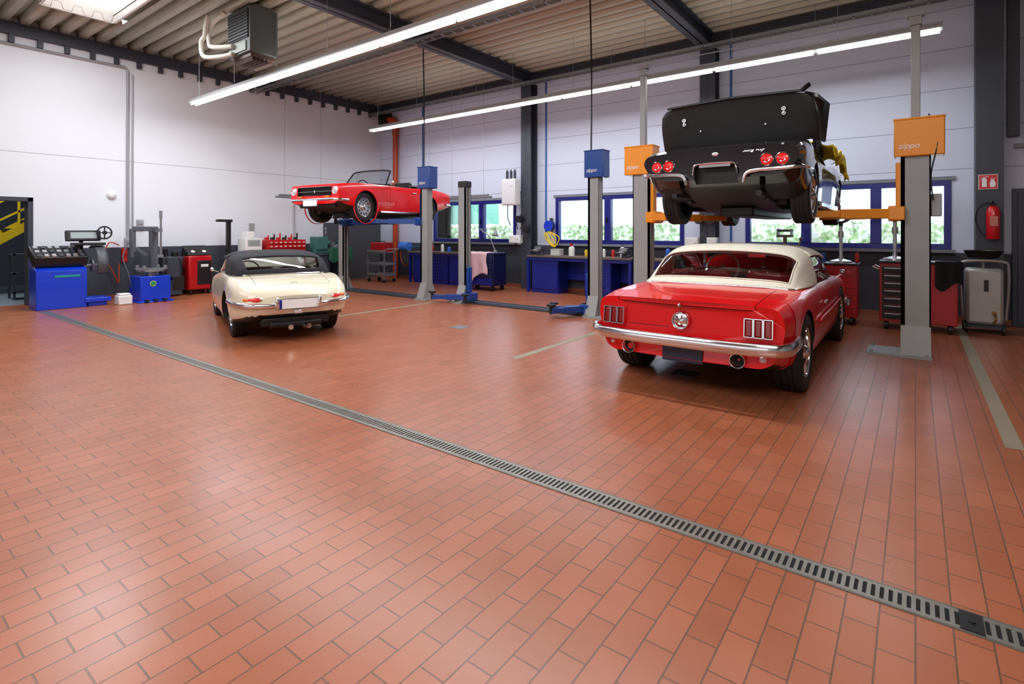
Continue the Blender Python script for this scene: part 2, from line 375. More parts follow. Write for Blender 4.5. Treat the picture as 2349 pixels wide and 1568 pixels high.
pipe('conduit',[(XL+.03,4.36,4.9),(XL+.03,4.36,1.45)],.015,CON,'thin grey conduit running down the white wall')
pipe('conduit',[(XL+.03,6.9+1.3,2.3),(XL+.03,6.9+1.3,1.2)],.012,CON,'thin grey conduit above the lathe')
BLP=mat('blue_air_pipe',(40,90,170),.4)
for x in (-11.8,-7.38,-2.95): pipe('air_pipe',[(x,YB-.02,5.2),(x,YB-.02,1.25)],.02,BLP,'blue compressed air pipe running down the wall',group='blue air pipes')
OR=mat('orange_drain_pvc',(180,64,18),.4)
def drainpipe():
    t=T('drainpipe','orange plastic drainpipe with collars in the corner','pipe',(-12.9,YB-.13,0))
    b=B(); b.cyl((0,0,0),(0,0,4.6),.08,n=20); b.obj('pipe',OR,t)
    for z in(2.2,4.4):
        b=B(); b.cyl((0,0,z),(0,0,z+.13),.095,n=20); b.obj('collar',OR,t)
    b=B(); b.tube([(0,0,4.55),(0,0,4.8),(-.12,0,4.92),(-.3,0,4.95)],.1,14); b.obj('elbow',OR,t)
    b=B(); b.cyl((-.3,0,4.95),(-.62,0,4.95),.2,n=24); b.cyl((-.4,0,4.95),(-.5,0,4.95),.23,n=24); b.box((-.46,0,5.1),(.3,.22,.2)); b.obj('fan_housing',BLACK,t)
drainpipe()
def tray(y,x0,x1,z):
    b=B(); b.b2((x0,y,z),(x1,y+.01,z+.06)); b.b2((x0,y+.15,z),(x1,y+.16,z+.06))
    x=x0
    while x<x1: b.b2((x,y,z),(x+.03,y+.15,z+.01)); x+=.25
    for k in range(6):
        xx=x0+.5+(x1-x0-1)*k/5; b.cyl((xx,y+.005,z),(xx,y+.005,5.4),.006,n=6)
    b.obj('cable_tray',STEEL,label='galvanised cable tray hung below the roof deck',cat='cable tray')
tray(6.9,-13.6,6.9,5.0); tray(10.62,-13.6,6.9,5.05)
# ================= lamps
TUBE=mat('tube_glow',(255,255,255),.5,emis=7,var=0)
LAMPW=mat('lamp_body_white',(180,182,185),.4)
def lamprow(x0,n,L,y,z,label,grp):
    t=T('fluorescent_lamp',label,'lamp',(x0+L/2,y,z),0,grp)
    b=B(); b.add([(-L/2,-.04,.1),(-L/2,.04,.1),(-L/2,.11,.02),(-L/2,.11,0),(-L/2,-.11,0),(-L/2,-.11,.02),(L/2,-.04,.1),(L/2,.04,.1),(L/2,.11,.02),(L/2,.11,0),(L/2,-.11,0),(L/2,-.11,.02)],
       [(0,1,7,6),(1,2,8,7),(2,3,9,8),(3,4,10,9),(4,5,11,10),(5,0,6,11),(0,5,4,3,2,1),(6,7,8,9,10,11)]); b.obj('housing',LAMPW,t)
    for q in(-.045,.045):
        b=B(); b.cyl((-L/2+.03,q,-.02),(L/2-.03,q,-.02),.019,n=10); b.obj('tube',TUBE,t)
    b=B(); b.cyl((-L/2+.3,0,.1),(-L/2+.3,0,5.435-z),.004,n=6); b.obj('suspension_wire',STEEL,t)
    for i in range(1,n): dup(t,(x0+L/2+i*L,y,z),group=grp)
lamprow(-12.1,8,1.55,9.5,4.25,'long white suspended fluorescent lamp glowing above the lifts','fluorescent lamps above the lifts')
lamprow(-12.55,8,1.55,5.1,4.22,'long white suspended fluorescent lamp glowing above the floor','fluorescent lamps above the open floor')
for (x,y,z,L,rz) in ((-13.0,8.0,2.33,1.5,pi/2),(-9.4,10.5,2.32,1.6,0)):
    t=T('bench_lamp','grey switched-off strip lamp over the benches','lamp',(x,y,z),rz,'unlit strip lamps')
    b=B(); b.box((0,0,0),(L,.12,.05)); b.box((0,0,.05),(L*.9,.06,.05)); b.obj('housing',mat('lamp_grey',(110,112,116),.5),t,bev=.01)
    for q in(-.35,.35):
        b=B(); b.cyl((L*q,0,.05),(L*q,0,3.1),.004,n=6); b.obj('suspension_wire',STEEL,t)
def heater():
    t=T('heater','grey hanging air heater with louvres and lagged pipes','heater',(-9.6,4.9,4.58))
    b=B(); b.box((0,0,.4),(.82,.5,.8)); b.obj('housing',mat('heater_grey',(80,86,86),.5),t,bev=.01)
    b=B(); b.box((0,-.255,.5),(.7,.02,.5))
    for i in range(9): b.box((0,-.265,.28+i*.055),(.7,.03,.012),0,(.5,0,0))
    b.obj('grille',BLACK,t)
    b=B(); b.box((-.02,-.26,.12),(.6,.015,.16)); b.obj('lower_panel',mat('heater_panel',(165,175,168),.5),t)
    b=B(); b.box((.05,0,-.03),(.6,.42,.08))
    for i in range(6): b.box((.05,-.18+i*.07,-.1),(.6,.012,.08),0,(.4,0,0))
    b.obj('louvre',mat('heater_brown',(80,58,52),.5),t)
    for pts in ([(-.1,-.3,.16),(-.4,-.33,.2),(-.8,-.35,.28),(-.9,-.35,.36),(-.92,-.35,.6),(-.8,-.33,.74),(-.4,-.3,.84)],[(-.1,-.3,.02),(-.5,-.35,.04),(-.92,-.4,.1),(-1.05,-.42,.2),(-1.07,-.42,.42),(-.98,-.4,.5),(-.9,-.42,.62),(-.8,-.42,.84)]):
        b=B(); b.tube(pts,.04,12); b.obj('lagged_pipe',mat('pipe_lagging',(215,212,200),.6),t)
    for sx in(-.34,.34):
        b=B(); b.box((sx,0,.82),(.04,.3,.06)); b.obj('hanger',STEEL,t)
heater()
# ================= floor features
def drain():
    t=T('floor_drain','long stainless slotted drain channel set in the tiles','drain',(0,2.6,0))
    x0,x1=-12.6,3.5
    RAIL=mat('drain_rail',(120,116,108),.45,.6,.2,10)
    for (a,c) in((-.072,-.06),(.06,.072)):
        b=B(); b.b2((x0,a,0),(x1,c,.004)); b.obj('channel_rail',RAIL,t)
    b=B(); b.b2((x0,-.06,0),(x1,.06,.0012)); b.obj('channel_shade',DARK,t)  # flat dark sheet on the floor stands in for shade below the grate
    b=B(); x=x0
    b.b2((x0,-.06,.0015),(x1,-.042,.004)); b.b2((x0,.042,.0015),(x1,.06,.004))
    while x<x1:
        b.b2((x,-.042,.0015),(x+.015,.042,.004)); x+=.029
    g=b.obj('grate',mat('drain_steel',(146,143,136),.4,.7,.25,12),t); g['kind']='stuff'
    b=B(); b.b2((.13,-.06,.004),(.2,.06,.008)); b.cyl((.165,0,.008),(.165,0,.012),.012); b.obj('junction_piece',BLACK,t)
drain()
TAPE=mat('floor_tape_grey',(146,134,112),.6,0,.15)
for (x,y0,y1) in ((.53,4.86,10.8),(-3.65,4.86,7.5),(-7.85,4.86,7.7)):
    B().b2((x-.05,y0,0),(x+.05,y1,.002)).obj('floor_marking',TAPE,label='worn grey painted line on the tiled floor',cat='floor marking',group='bay lines')
B().b2((-5.62,5.85,0),(-5.38,6.09,.004)).obj('floor_hatch',STEEL,label='small square metal cover in the floor',cat='hatch')
b=B(); b.b2((-2.0,5.3,0),(-1.75,5.55,.003))
for i in range(6): b.b2((-1.99+i*.04,5.31,.003),(-1.97+i*.04,5.54,.006))
b.obj('floor_grate',GREYD,label='square drain grate under the red car',cat='grate')
# ================= CAR KIT
def ringbody(st,n=110,m=6):
    ys=[s[0] for s in st]; P=np.array([[(0,s[1]),(s[2],s[1])]+[tuple(q) for q in s[3:8]]+[(0,s[8])] for s in st],float)
    yq=np.linspace(ys[0],ys[-1],n); Q=hermite(ys,P,yq); K=P.shape[1]; vs=[];fs=[]
    for i in range(n):
        h=hermite(range(K),Q[i],np.linspace(0,K-1,(K-1)*m+1))
        ring=[(x,z) for x,z in h]+[(-x,z) for x,z in h[1:-1]][::-1]
        R=len(ring); vs+=[(x,yq[i],z) for x,z in ring]
    for i in range(n-1):
        for j in range(R):
            k=(j+1)%R; fs.append((i*R+j,i*R+k,(i+1)*R+k,(i+1)*R+j))
    fs.append(list(range(R))); fs.append([(n-1)*R+j for j in range(R)][::-1]); return vs,fs
def bodyobj(st,mats,cutters,parent,shear=None,name='body'):
    vs,fs=ringbody(st)
    if shear: vs=[shear(v) for v in vs]
    b=B(); b.add(vs,fs); me=b.mesh(mats,40,name); o=put(me,name,parent)
    def stats(m_):
        c=np.array([v.co[:] for v in m_.vertices]) if len(m_.vertices) else np.zeros((1,3))
        return c.max(0)-c.min(0), sum(p.area for p in m_.polygons)
    d0,a0=stats(me)
    for n_,c_ in enumerate(cutters):
        for att in range(4):
            j=att*.0013
            cm=c_.mesh(mats,40,'cut'); c=bpy.data.objects.new('cut',cm); COL.objects.link(c); c.parent=parent; c.location=(j*.7,j,j*.5)
            m=o.modifiers.new('c','BOOLEAN'); m.operation='DIFFERENCE'; m.solver='EXACT'; m.object=c
            bpy.context.view_layer.update(); dg=bpy.context.evaluated_depsgraph_get()
            nm=bpy.data.meshes.new_from_object(o.evaluated_get(dg)); o.modifiers.clear(); bpy.data.objects.remove(c)
            d1,a1=stats(nm)
            if np.all(d1>d0*.93) and a1>a0*.8: o.data=nm; a0=a1; break
            print('bool retry',name,parent.name,n_,att)
    nm=o.data
    for p in nm.polygons:
        if p.normal.z<-.6 and p.center.z<.42: p.material_index=1
    nm.shade_smooth(); nm.set_sharp_from_angle(angle=radians(28)); return o
def arch(y,r,z,x0=.46,mi=1):
    out=[]
    for s in (-1,1):
        b=B(); b.cyl((s*x0,y,z),(s*1.3,y,z),r,n=40,mi=mi); out.append(b)
    return out
def cb(a,b_,mi=1): x=B(); x.b2(a,b_,mi); return x
WC={}
def wheel(parent,x,y,r,w,style,z=None):
    z=r if z is None else z
    s=1 if x>0 else -1; key=(style,s)
    if key not in WC:
        d={}; b=B(); H=lambda h:h*w
        prof=[(.63*r,H(-.40)),(.70*r,H(-.49)),(.85*r,H(-.5)),(.94*r,H(-.47)),(.985*r,H(-.42)),(r,H(-.36))]
        for g in(-.2,0,.2): prof+=[(r,H(g-.03)),(.975*r,H(g-.025)),(.975*r,H(g+.025)),(r,H(g+.03))]
        prof+=[(r,H(.36)),(.985*r,H(.42)),(.94*r,H(.47)),(.85*r,H(.5)),(.70*r,H(.49)),(.63*r,H(.40))]
        b.lathe(prof,(0,0,0),(s,0,0),44,0,True)
        d['tire']=b.mesh([RUB],40)
        if style=='fin':
            b=B(); b.lathe([(.80*r,H(.505)),(.845*r,H(.505))],(0,0,0),(s,0,0),44); d['whitewall']=b.mesh([WHITEP])
        b=B(); mr=[CHROME,BLACK,ALU]
        b.lathe([(.64*r,H(-.4)),(.66*r,H(.38)),(.64*r,H(.45)),(.61*r,H(.42)),(.58*r,H(.25)),(.56*r,H(-.1))],(0,0,0),(s,0,0),40,0)
        if style=='steel':
            b.lathe([(.58*r,H(.18)),(.5*r,H(.32)),(.4*r,H(.34)),(.28*r,H(.24)),(0,H(.24))],(0,0,0),(s,0,0),40,2)
            for i in range(12):
                a=2*pi*i/12; c=(0,sin(a)*.45*r,cos(a)*.45*r); b.cyl((s*H(.30),c[1],c[2]),(s*H(.345),c[1],c[2]),.02,n=10,mi=1)
        elif style=='spoke5':
            b.lathe([(.58*r,H(.0)),(0,H(.0))],(0,0,0),(s,0,0),32,1)
            for i in range(5):
                a=2*pi*i/5; b.bar((s*H(.34),sin(a)*.08*r,cos(a)*.08*r),(s*H(.24),sin(a)*.6*r,cos(a)*.6*r),.075,.03,0)
        elif style=='wire':
            b.lathe([(.56*r,H(-.1)),(0,H(-.15))],(0,0,0),(s,0,0),32,1)
            for i in range(36):
                a=2*pi*i/36; q=a+(.35 if i%2 else -.35); b.cyl((s*H(.42 if i%2 else .2),sin(a)*.15*r,cos(a)*.15*r),(s*H(.22),sin(q)*.6*r,cos(q)*.6*r),.004,n=5)
        else:
            b.lathe([(.58*r,H(.1)),(0,H(.1))],(0,0,0),(s,0,0),32,1)
            for i in range(24):
                a=2*pi*i/24; b.bar((s*H(.36),sin(a)*.2*r,cos(a)*.2*r),(s*H(.26),sin(a)*.6*r,cos(a)*.6*r),.02,.03,2)
        d['rim']=b.mesh(mr,30)
        b=B()
        b.lathe([(.2*r,H(.2)),(.2*r,H(.4)),(.15*r,H(.5)),(.06*r,H(.55)),(0,H(.56))],(0,0,0),(s,0,0),24)
        if style in('wire','fin'):
            k_=3 if style=='fin' else 2
            for i in range(k_):
                a=2*pi*i/k_; b.bar((s*H(.5),0,0),(s*H(.55),sin(a)*.26*r,cos(a)*.26*r),.03,.03)
        d['hubcap']=b.mesh([CHROME]); WC[key]=d
    e=T('wheel',None,None,(x,y,z),0,parent=parent)
    for k,me in WC[key].items(): put(me,k,e)
def seat(parent,x,y,z,m):
    e=T('seat',None,None,(x,y,z),0,parent=parent)
    b=B(); b.box((0,0,.08),(.5,.5,.16)); b.obj('cushion',m,e,bev=.05)
    b=B(); b.box((0,-.3,.38),(.5,.14,.55),0,(.2,0,0)); b.obj('backrest',m,e,bev=.05)
def steering(parent,c,r,m,tilt=.5):
    e=T('steering_wheel',None,None,c,0,parent=parent); e.rotation_euler=((pi/2-tilt),0,0)
    b=B(); n=32; b.sweep([(r*cos(2*pi*i/n),r*sin(2*pi*i/n),0) for i in range(n)],[(.012*cos(2*pi*k/8),.012*sin(2*pi*k/8)) for k in range(8)],closed=True); b.obj('rim',m,e)
    b=B()
    for a in(0,pi,-pi/2): b.bar((0,0,0),(r*cos(a),r*sin(a),0),.03,.008)
    b.cyl((0,0,-.02),(0,0,.02),.045); b.cyl((0,0,-.3),(0,0,-.02),.02); b.obj('spoke',CHROME,e)
CGL=glassmat('car_glass',(.84,.89,.91),.04)
def screen(parent,base,top,fr=CHROME,r=.013,name='windshield',gl=None):
    R=[mir(base),[tuple((np.array(a)+np.array(c))/2) for a,c in zip(mir(base),mir(top))],mir(top)]
    P=grid(R,3,5); b=B(); b.surf(P); b.obj(name,gl or CGL,parent)
    b=B(); l=[Vector(x) for x in P[0]]; t=[Vector(x) for x in P[-1]]
    prof=[(r*cos(2*pi*k/6),r*sin(2*pi*k/6)) for k in range(6)]
    path=l+[Vector(x) for x in P[1:-1,-1]]+t[::-1]+[Vector(x) for x in P[1:-1,0][::-1]]
    b.sweep(path,prof,closed=True,up=(.01,1,0)); b.obj('windshield_frame',fr,parent)
def bumper(parent,pts,h,d,m=CHROME,name='bumper',full=True,sub=8):
    P=pts
    if full: P=pts+[(-p[0],p[1],p[2]) for p in pts[:-1]][::-1]
    A=crom(np.array(P,float),sub)
    prof=[(d/2,-h/2*.7),(d/2,h/2*.7),(d*.25,h/2),(-d*.2,h/2*.95),(-d/2,h/4),(-d/2,-h/4),(-d*.2,-h/2*.95),(d*.25,-h/2)]
    b=B(); b.sweep([Vector(a) for a in A],prof); return b.obj(name,m,parent,ang=50)
def discs(parent,name,m,lst,r,ax,h=.02,dome=.3,ring=None,mr=CHROME,n=28):
    for c in lst:
        b=B(); b.lathe([(r,0),(r*.98,h*.6),(r*.7,h),(0,h*(1+dome))],c,ax,n,0)
        if ring: b.lathe([(r*1.0,-.01),(r*1.0,h*.8),(r*1.08,h*1.1),(r*ring,h*.6),(r*ring,-.02)],c,ax,n,1)
        b.obj(name,[m,mr],parent)
REDL=mat('lens_red',(140,4,8),.15,coat=.4,var=.2,scale=30)
REDB=mat('lens_red_bright',(225,20,26),.15,coat=.6,var=.2,scale=30,emis=.1)
AMB=mat('lens_amber',(235,110,10),.15,coat=.6)
CLR=mat('lens_clear',(225,228,230),.08,.5,coat=.6)
PLW=mat('plate_white',(250,250,250),.35); PLB=mat('plate_blue',(10,40,150),.35)
RED=mat('car_paint_red',(226,2,8),.32,0,.02,coat=.55,spec=.3)
def car_white_top():
    t=T('convertible_car','bright red classic convertible with raised cream fabric top','car',(-1.65,6.93,0))
    IN=mat('interior_red',(150,18,24),.5)
    st=[(-2.26,.33,.60,(.71,.36),(.79,.50),(.82,.67),(.78,.805),(.62,.835),.845),
     (-2.0,.28,.66,(.79,.32),(.84,.51),(.855,.70),(.79,.845),(.62,.862),.872),
     (-1.38,.22,.70,(.83,.28),(.885,.50),(.875,.73),(.80,.875),(.62,.893),.903),
     (-.8,.20,.70,(.82,.24),(.872,.49),(.866,.73),(.79,.885),(.62,.903),.913),
     (0,.20,.70,(.80,.22),(.868,.48),(.86,.73),(.78,.88),(.62,.90),.91),
     (.85,.20,.70,(.80,.23),(.866,.48),(.855,.72),(.78,.86),(.60,.89),.91),
     (1.4,.22,.68,(.82,.28),(.872,.50),(.855,.71),(.775,.84),(.60,.86),.88),
     (2.0,.28,.64,(.78,.34),(.85,.50),(.84,.68),(.765,.80),(.60,.82),.84),
     (2.28,.34,.58,(.72,.40),(.80,.50),(.80,.64),(.74,.755),(.58,.775),.79)]
    def sh(v):
        x,y,z=v
        if y<-1.9: y-= (z-.55)*.12*min(1,(-1.9-y)/.36)*(1 if z>.55 else -1.2)
        if y<-2.0: y+= .05*(x/.8)**2
        return (x,y,z)
    AX=-1.46
    cut=arch(AX,.385,.355)+arch(1.36,.375,.345)+[cb((-.66,-1.12,.34),(.66,.82,1.3),2)]
    for s in(-1,1):
        cut+=[cb((s*.605-.003,-2.4,.80),(s*.605+.003,-1.4,1.0)),cb((s*.7,-.53,.26),(s*1.0,-.524,1)),cb((s*.7,.62,.26),(s*1.0,.626,1))]
    cut+=[cb((-.59,-1.395,.87),(.59,-1.389,1)),cb((-.59,-2.5,.797),(.59,-2.2,.802)),cb((-.5,-2.5,.592),(.5,-2.25,.597))]
    bodyobj(st,[RED,BLACK,IN],cut,t,sh)
    for (x,y) in((.75,AX),(-.75,AX),(.75,1.36),(-.75,1.36)): wheel(t,x,y,.352,.25,'spoke5')
    CR=mat('soft_top_cream',(222,215,196),.75,0,.04,bump=.1,scale=60)
    rows=[[(.805,-.42,.885),(.775,-.40,1.04),(.715,-.40,1.195),(.54,-.4,1.275),(0,-.4,1.298)],
          [(.805,-.74,.885),(.765,-.72,1.02),(.70,-.70,1.17),(.53,-.69,1.25),(0,-.69,1.278)],
          [(.79,-1.0,.89),(.75,-.98,.97),(.685,-.96,1.08),(.51,-.95,1.14),(0,-.95,1.165)],
          [(.765,-1.18,.893),(.735,-1.19,.91),(.68,-1.2,.945),(.50,-1.22,.97),(0,-1.23,.98)],
          [(.75,-1.24,.885),(.715,-1.26,.888),(.66,-1.28,.892),(.49,-1.31,.90),(0,-1.33,.905)]]
    P=grid([mir(r) for r in rows],8,5); hole=lambda u,v: .375<u<.78 and .25<v<.75
    b=B(); b.surf(P,0,lambda u,v: not hole(u,v)); b.obj('soft_top',CR,t,sol=.02,ang=60)
    b=B(); b.surf(P,0,hole); b.obj('rear_window',glassmat('clear_vinyl',(.9,.91,.94),.05),t)
    nu,nv=P.shape[:2]; i0,i1=[int(round(q*(nu-1))) for q in(.375,.78)]; j0,j1=[int(round(q*(nv-1))) for q in(.25,.75)]
    ring=[Vector(P[i0,j]) for j in range(j0,j1)]+[Vector(P[i,j1]) for i in range(i0,i1)]+[Vector(P[i1,j]) for j in range(j1,j0,-1)]+[Vector(P[i,j0]) for i in range(i1,i0,-1)]
    ring=[v+Vector((0,-.008,.01)) for v in ring]
    b=B(); b.sweep(ring,[(.008*cos(k*pi/3),.008*sin(k*pi/3)) for k in range(6)],closed=True,up=(.01,-.5,1)); b.obj('window_binding',CR,t)
    rows=[[(.745,y,z-.12),(.71,y,z-.08),(.53,y,z-.02),(0,y,z)] for y,z in((-.45,1.297),(-.1,1.30),(.3,1.282),(.6,1.24))]
    P=grid([mir(r) for r in rows],5,5); b=B(); b.surf(P); b.obj('roof_fabric',CR,t,sol=.02,ang=60)
    for s in(-1,1):
        b=B(); b.surf(grid([[(s*.80,-.38,.9),(s*.775,-.36,1.04),(s*.735,-.36,1.16)],[(s*.80,.2,.9),(s*.78,.2,1.03),(s*.73,.2,1.16)],[(s*.79,.85,.89),(s*.74,.72,1.03),(s*.70,.58,1.15)]],4,4)); b.obj('side_window',CGL,t)
        b=B(); b.bar((s*.785,-.5,.895),(s*.785,.85,.885),.02,.015); b.bar((s*.79,-.42,.9),(s*.745,-.4,1.16),.02,.03); b.obj('window_trim',CHROME,t)
    screen(t,[(.76,.92,.89),(.6,1.02,.9),(0,1.12,.905)],[(.66,.6,1.19),(.5,.64,1.225),(0,.68,1.235)])
    b=B(); b.surf(grid([mir([(.75,-1.25,.897),(.715,-1.275,.90),(.66,-1.295,.904),(.48,-1.325,.912),(0,-1.345,.917)]),mir([(.755,-1.26,.885),(.715,-1.285,.888),(.66,-1.305,.892),(.48,-1.335,.90),(0,-1.355,.903)])],2,5)); b.obj('top_trim',CHROME,t,sol=.006)
    for x in(-.34,.34): seat(t,x,0,.36,IN)
    b=B(); b.box((0,-.75,.5),(1.2,.45,.2)); b.box((0,-1.0,.68),(1.2,.16,.36)); b.obj('rear_bench',IN,t,bev=.04)
    b=B(); b.box((0,.72,.78),(1.3,.2,.18)); b.obj('dashboard',BLACK,t,bev=.03)
    steering(t,(-.36,.3,.97),.2,mat('wheel_ivory',(235,228,205),.4),.25)
    b=B(); b.box((0,.55,1.13),(.22,.02,.06)); b.obj('rear_view_mirror',CHROME,t,bev=.01)
    bumper(t,[(.875,-1.9,.52),(.875,-2.12,.515),(.845,-2.27,.51),(.74,-2.345,.505),(.4,-2.38,.50),(0,-2.385,.50)],.105,.05)
    bumper(t,[(.88,1.95,.45),(.86,2.25,.45),(.7,2.36,.45),(0,2.42,.45)],.1,.05)
    for s in(-1,1):
        e=T('taillight',None,None,(s*.635,-2.272,.66),0,parent=t); e.rotation_euler=(-.1,0,s*.08)
        for k in(-1,0,1):
            b=B(); b.box((k*.073,.0,0),(.058,.05,.14)); b.obj('lens',REDL,e,bev=.014)
            b=B(); x0,x1,z0,z1=k*.073-.032,k*.073+.032,-.074,.074
            for (p_,q_) in (((x0,z0),(x1,z0)),((x0,z1),(x1,z1)),((x0,z0),(x0,z1)),((x1,z0),(x1,z1))): b.b2((p_[0]-.0035,-.03,p_[1]-.0035),(q_[0]+.0035,.02,q_[1]+.0035))
            b.obj('bezel',CHROME,e)
    discs(t,'fuel_cap',CHROME,[(0,-2.27,.665)],.07,(0,-1,0),.03,.4,1.15)
    discs(t,'trunk_lock',CHROME,[(0,-2.31,.80)],.018,(0,-1,0),.02,.4)
    discs(t,'reversing_light',CLR,[(-.66,-2.22,.40),(.66,-2.22,.40)],.042,(0,-1,0),.03,.3,1.2)
    for s in(-1,1):
        b=B(); b.lathe([(.03,0),(.032,-.14),(.058,-.26),(.062,-.27),(.056,-.268),(.028,-.18),(.0,-.17)],(s*.48,-2.05,.385),(0,1,0),28); b.lathe([(.0,-.2),(.045,-.235)],(s*.48,-2.05,.385),(0,1,0),24,1); b.obj('exhaust_tip',[CHROME,DARK],t)
    b=B(); b.box((0.01,-2.275,.395),(.36,.012,.19)); b.obj('license_plate',mat('plate_navy',(38,42,64),.5),t,bev=.01,label='blank dark navy plate')
    for s in(-1,1):
        b=B(); b.tube([(s*.885,1.1,.60),(s*.892,.2,.58),(s*.892,-.55,.57),(s*.89,-.78,.55)],.009,6); b.obj('side_moulding',RED,t)
        b=B(); b.bar((s*.885,-.40,.70),(s*.885,-.25,.70),.02,.02); b.obj('door_handle',CHROME,t)
    b=B(); b.sph((.93,.75,.95),(.03,.05,.035)); b.bar((.86,.75,.88),(.93,.75,.93),.015,.015); b.obj('wing_mirror',CHROME,t)
car_white_top()
def car_cream():
    t=T('roadster_car','cream classic roadster with black fabric top and wire wheels','car',(-8.42,4.58,0),radians(71.0)); t.scale=(.94,.94,.95)
    CRM=mat('car_paint_cream',(238,228,200),.28,0,.02,coat=.8); IN=mat('interior_darkred',(90,14,18),.5)
    st=[(-2.17,.46,.30,(.40,.47),(.47,.53),(.46,.58),(.40,.625),(.28,.64),.645),
     (-2.12,.38,.42,(.55,.42),(.615,.53),(.60,.61),(.53,.675),(.38,.70),.71),
     (-1.98,.30,.50,(.66,.36),(.725,.52),(.71,.64),(.61,.735),(.42,.765),.78),
     (-1.7,.24,.52,(.75,.31),(.80,.51),(.785,.69),(.69,.81),(.46,.83),.84),
     (-1.25,.2,.55,(.80,.26),(.83,.50),(.815,.73),(.73,.86),(.5,.87),.88),
     (-.7,.18,.55,(.78,.22),(.82,.48),(.80,.72),(.72,.85),(.5,.875),.885),
     (0,.18,.55,(.74,.2),(.815,.47),(.79,.69),(.71,.83),(.5,.85),.86),
     (.5,.18,.55,(.74,.2),(.81,.47),(.785,.67),(.69,.81),(.5,.85),.87),
     (1.19,.2,.5,(.76,.26),(.815,.49),(.78,.65),(.67,.76),(.42,.81),.85),
     (1.8,.28,.4,(.64,.34),(.72,.49),(.68,.60),(.56,.68),(.34,.72),.75),
     (2.15,.38,.25,(.42,.42),(.50,.49),(.48,.56),(.40,.60),(.24,.625),.635),
     (2.25,.44,.15,(.22,.46),(.28,.50),(.27,.53),(.22,.56),(.14,.57),.575)]
    cut=arch(-1.25,.345,.33,.48)+arch(1.19,.35,.33,.48)+[cb((-.6,-1.0,.3),(.6,.38,1.3),2)]
    for s in(-1,1): cut+=[cb((s*.6,-.42,.24),(s*1,-.414,1)),cb((s*.6,.42,.24),(s*1,.426,1)),cb((s*.5-.003,-1.95,.6),(s*.5+.003,-1.3,1))]
    cut+=[cb((-.49,-1.296,.83),(.49,-1.29,1)),cb((-.49,-1.96,.70),(.49,-1.954,.9))]
    bodyobj(st,[CRM,BLACK,IN],cut,t)
    for (x,y) in((.65,-1.25),(-.65,-1.25),(.65,1.19),(-.65,1.19)): wheel(t,x,y,.33,.18,'wire')
    TB=mat('soft_top_black',(30,31,38),.9,0,.1,bump=.15,scale=60)
    rows=[[(.71,-.36,.85),(.705,-.35,.99),(.655,-.35,1.12),(.48,-.35,1.185),(0,-.35,1.20)],
          [(.71,-.62,.86),(.705,-.62,.98),(.655,-.61,1.105),(.475,-.60,1.17),(0,-.60,1.19)],
          [(.70,-.95,.865),(.69,-.95,.96),(.635,-.95,1.07),(.46,-.95,1.125),(0,-.95,1.145)],
          [(.68,-1.18,.87),(.655,-1.19,.91),(.60,-1.20,.965),(.44,-1.21,1.0),(0,-1.22,1.015)],
          [(.66,-1.24,.862),(.63,-1.26,.865),(.57,-1.28,.87),(.41,-1.30,.878),(0,-1.32,.885)]]
    P=grid([mir(r) for r in rows],8,5); hole=lambda u,v: .52<u<.84 and .33<v<.67
    b=B(); b.surf(P,0,lambda u,v: not hole(u,v)); b.obj('soft_top',TB,t,sol=.02,ang=60)
    b=B(); b.surf(P,0,hole); b.obj('rear_window',glassmat('smoked_vinyl',(.5,.5,.54),.06),t)
    rows=[[(.69,y,z-.11),(.655,y,z-.07),(.48,y,z-.016),(0,y,z)] for y,z in((-.37,1.20),(-.1,1.205),(.1,1.19),(.28,1.16))]
    P=grid([mir(r) for r in rows],5,5); b=B(); b.surf(P); b.obj('roof_fabric',TB,t,sol=.02,ang=60)
    for s in(-1,1):
        b=B(); b.surf(grid([[(s*.71,-.33,.86),(s*.70,-.33,.96),(s*.67,-.33,1.08)],[(s*.71,0,.86),(s*.69,0,.95),(s*.67,0,1.09)],[(s*.70,.45,.85),(s*.67,.36,.95),(s*.65,.27,1.06)]],4,4)); b.obj('side_window',CGL,t)
    screen(t,[(.70,.5,.84),(.5,.62,.86),(0,.7,.87)],[(.63,.28,1.09),(.45,.31,1.14),(0,.34,1.155)])
    b=B(); b.tube([(.66,-1.14,.875),(.57,-1.29,.88),(.42,-1.315,.884),(0,-1.335,.888),(-.42,-1.315,.884),(-.57,-1.29,.88),(-.66,-1.14,.875)],.008,6); b.obj('top_trim',CHROME,t)
    for x in(-.3,.3): seat(t,x,-.3,.3,IN)
    b=B(); b.box((0,.38,.76),(1.1,.12,.16)); b.obj('dashboard',BLACK,t,bev=.02)
    steering(t,(-.32,.1,.84),.19,mat('wheel_wood',(110,60,25),.4),.4)
    for s in(-1,1):
        bumper(t,[(s*.82,-1.62,.56),(s*.80,-1.85,.55),(s*.73,-2.03,.535),(s*.60,-2.16,.525),(s*.42,-2.21,.52),(s*.25,-2.225,.515)],.065,.04,full=False)
        b=B(); b.box((s*.28,-2.25,.55),(.045,.06,.17)); b.obj('overrider',CHROME,t,bev=.018)
        e=T('taillight',None,None,(s*.575,-2.10,.60),0,parent=t); e.rotation_euler=(0,0,s*.65)
        b=B(); b.sph((0,0,0),(.13,.035,.033)); b.obj('lens',REDB,e)
        b=B(); b.sph((s*.07,-.012,0),(.055,.03,.028)); b.obj('indicator_lens',AMB,e)
        b=B(); b.sph((0,.012,0),(.145,.03,.042)); b.obj('bezel',CHROME,e)
        b=B(); b.tube([(s*.06,-1.7,.24),(s*.07,-2.1,.22),(s*.12,-2.32,.23)],.035,12); b.obj('exhaust_tip',CHROME,t)
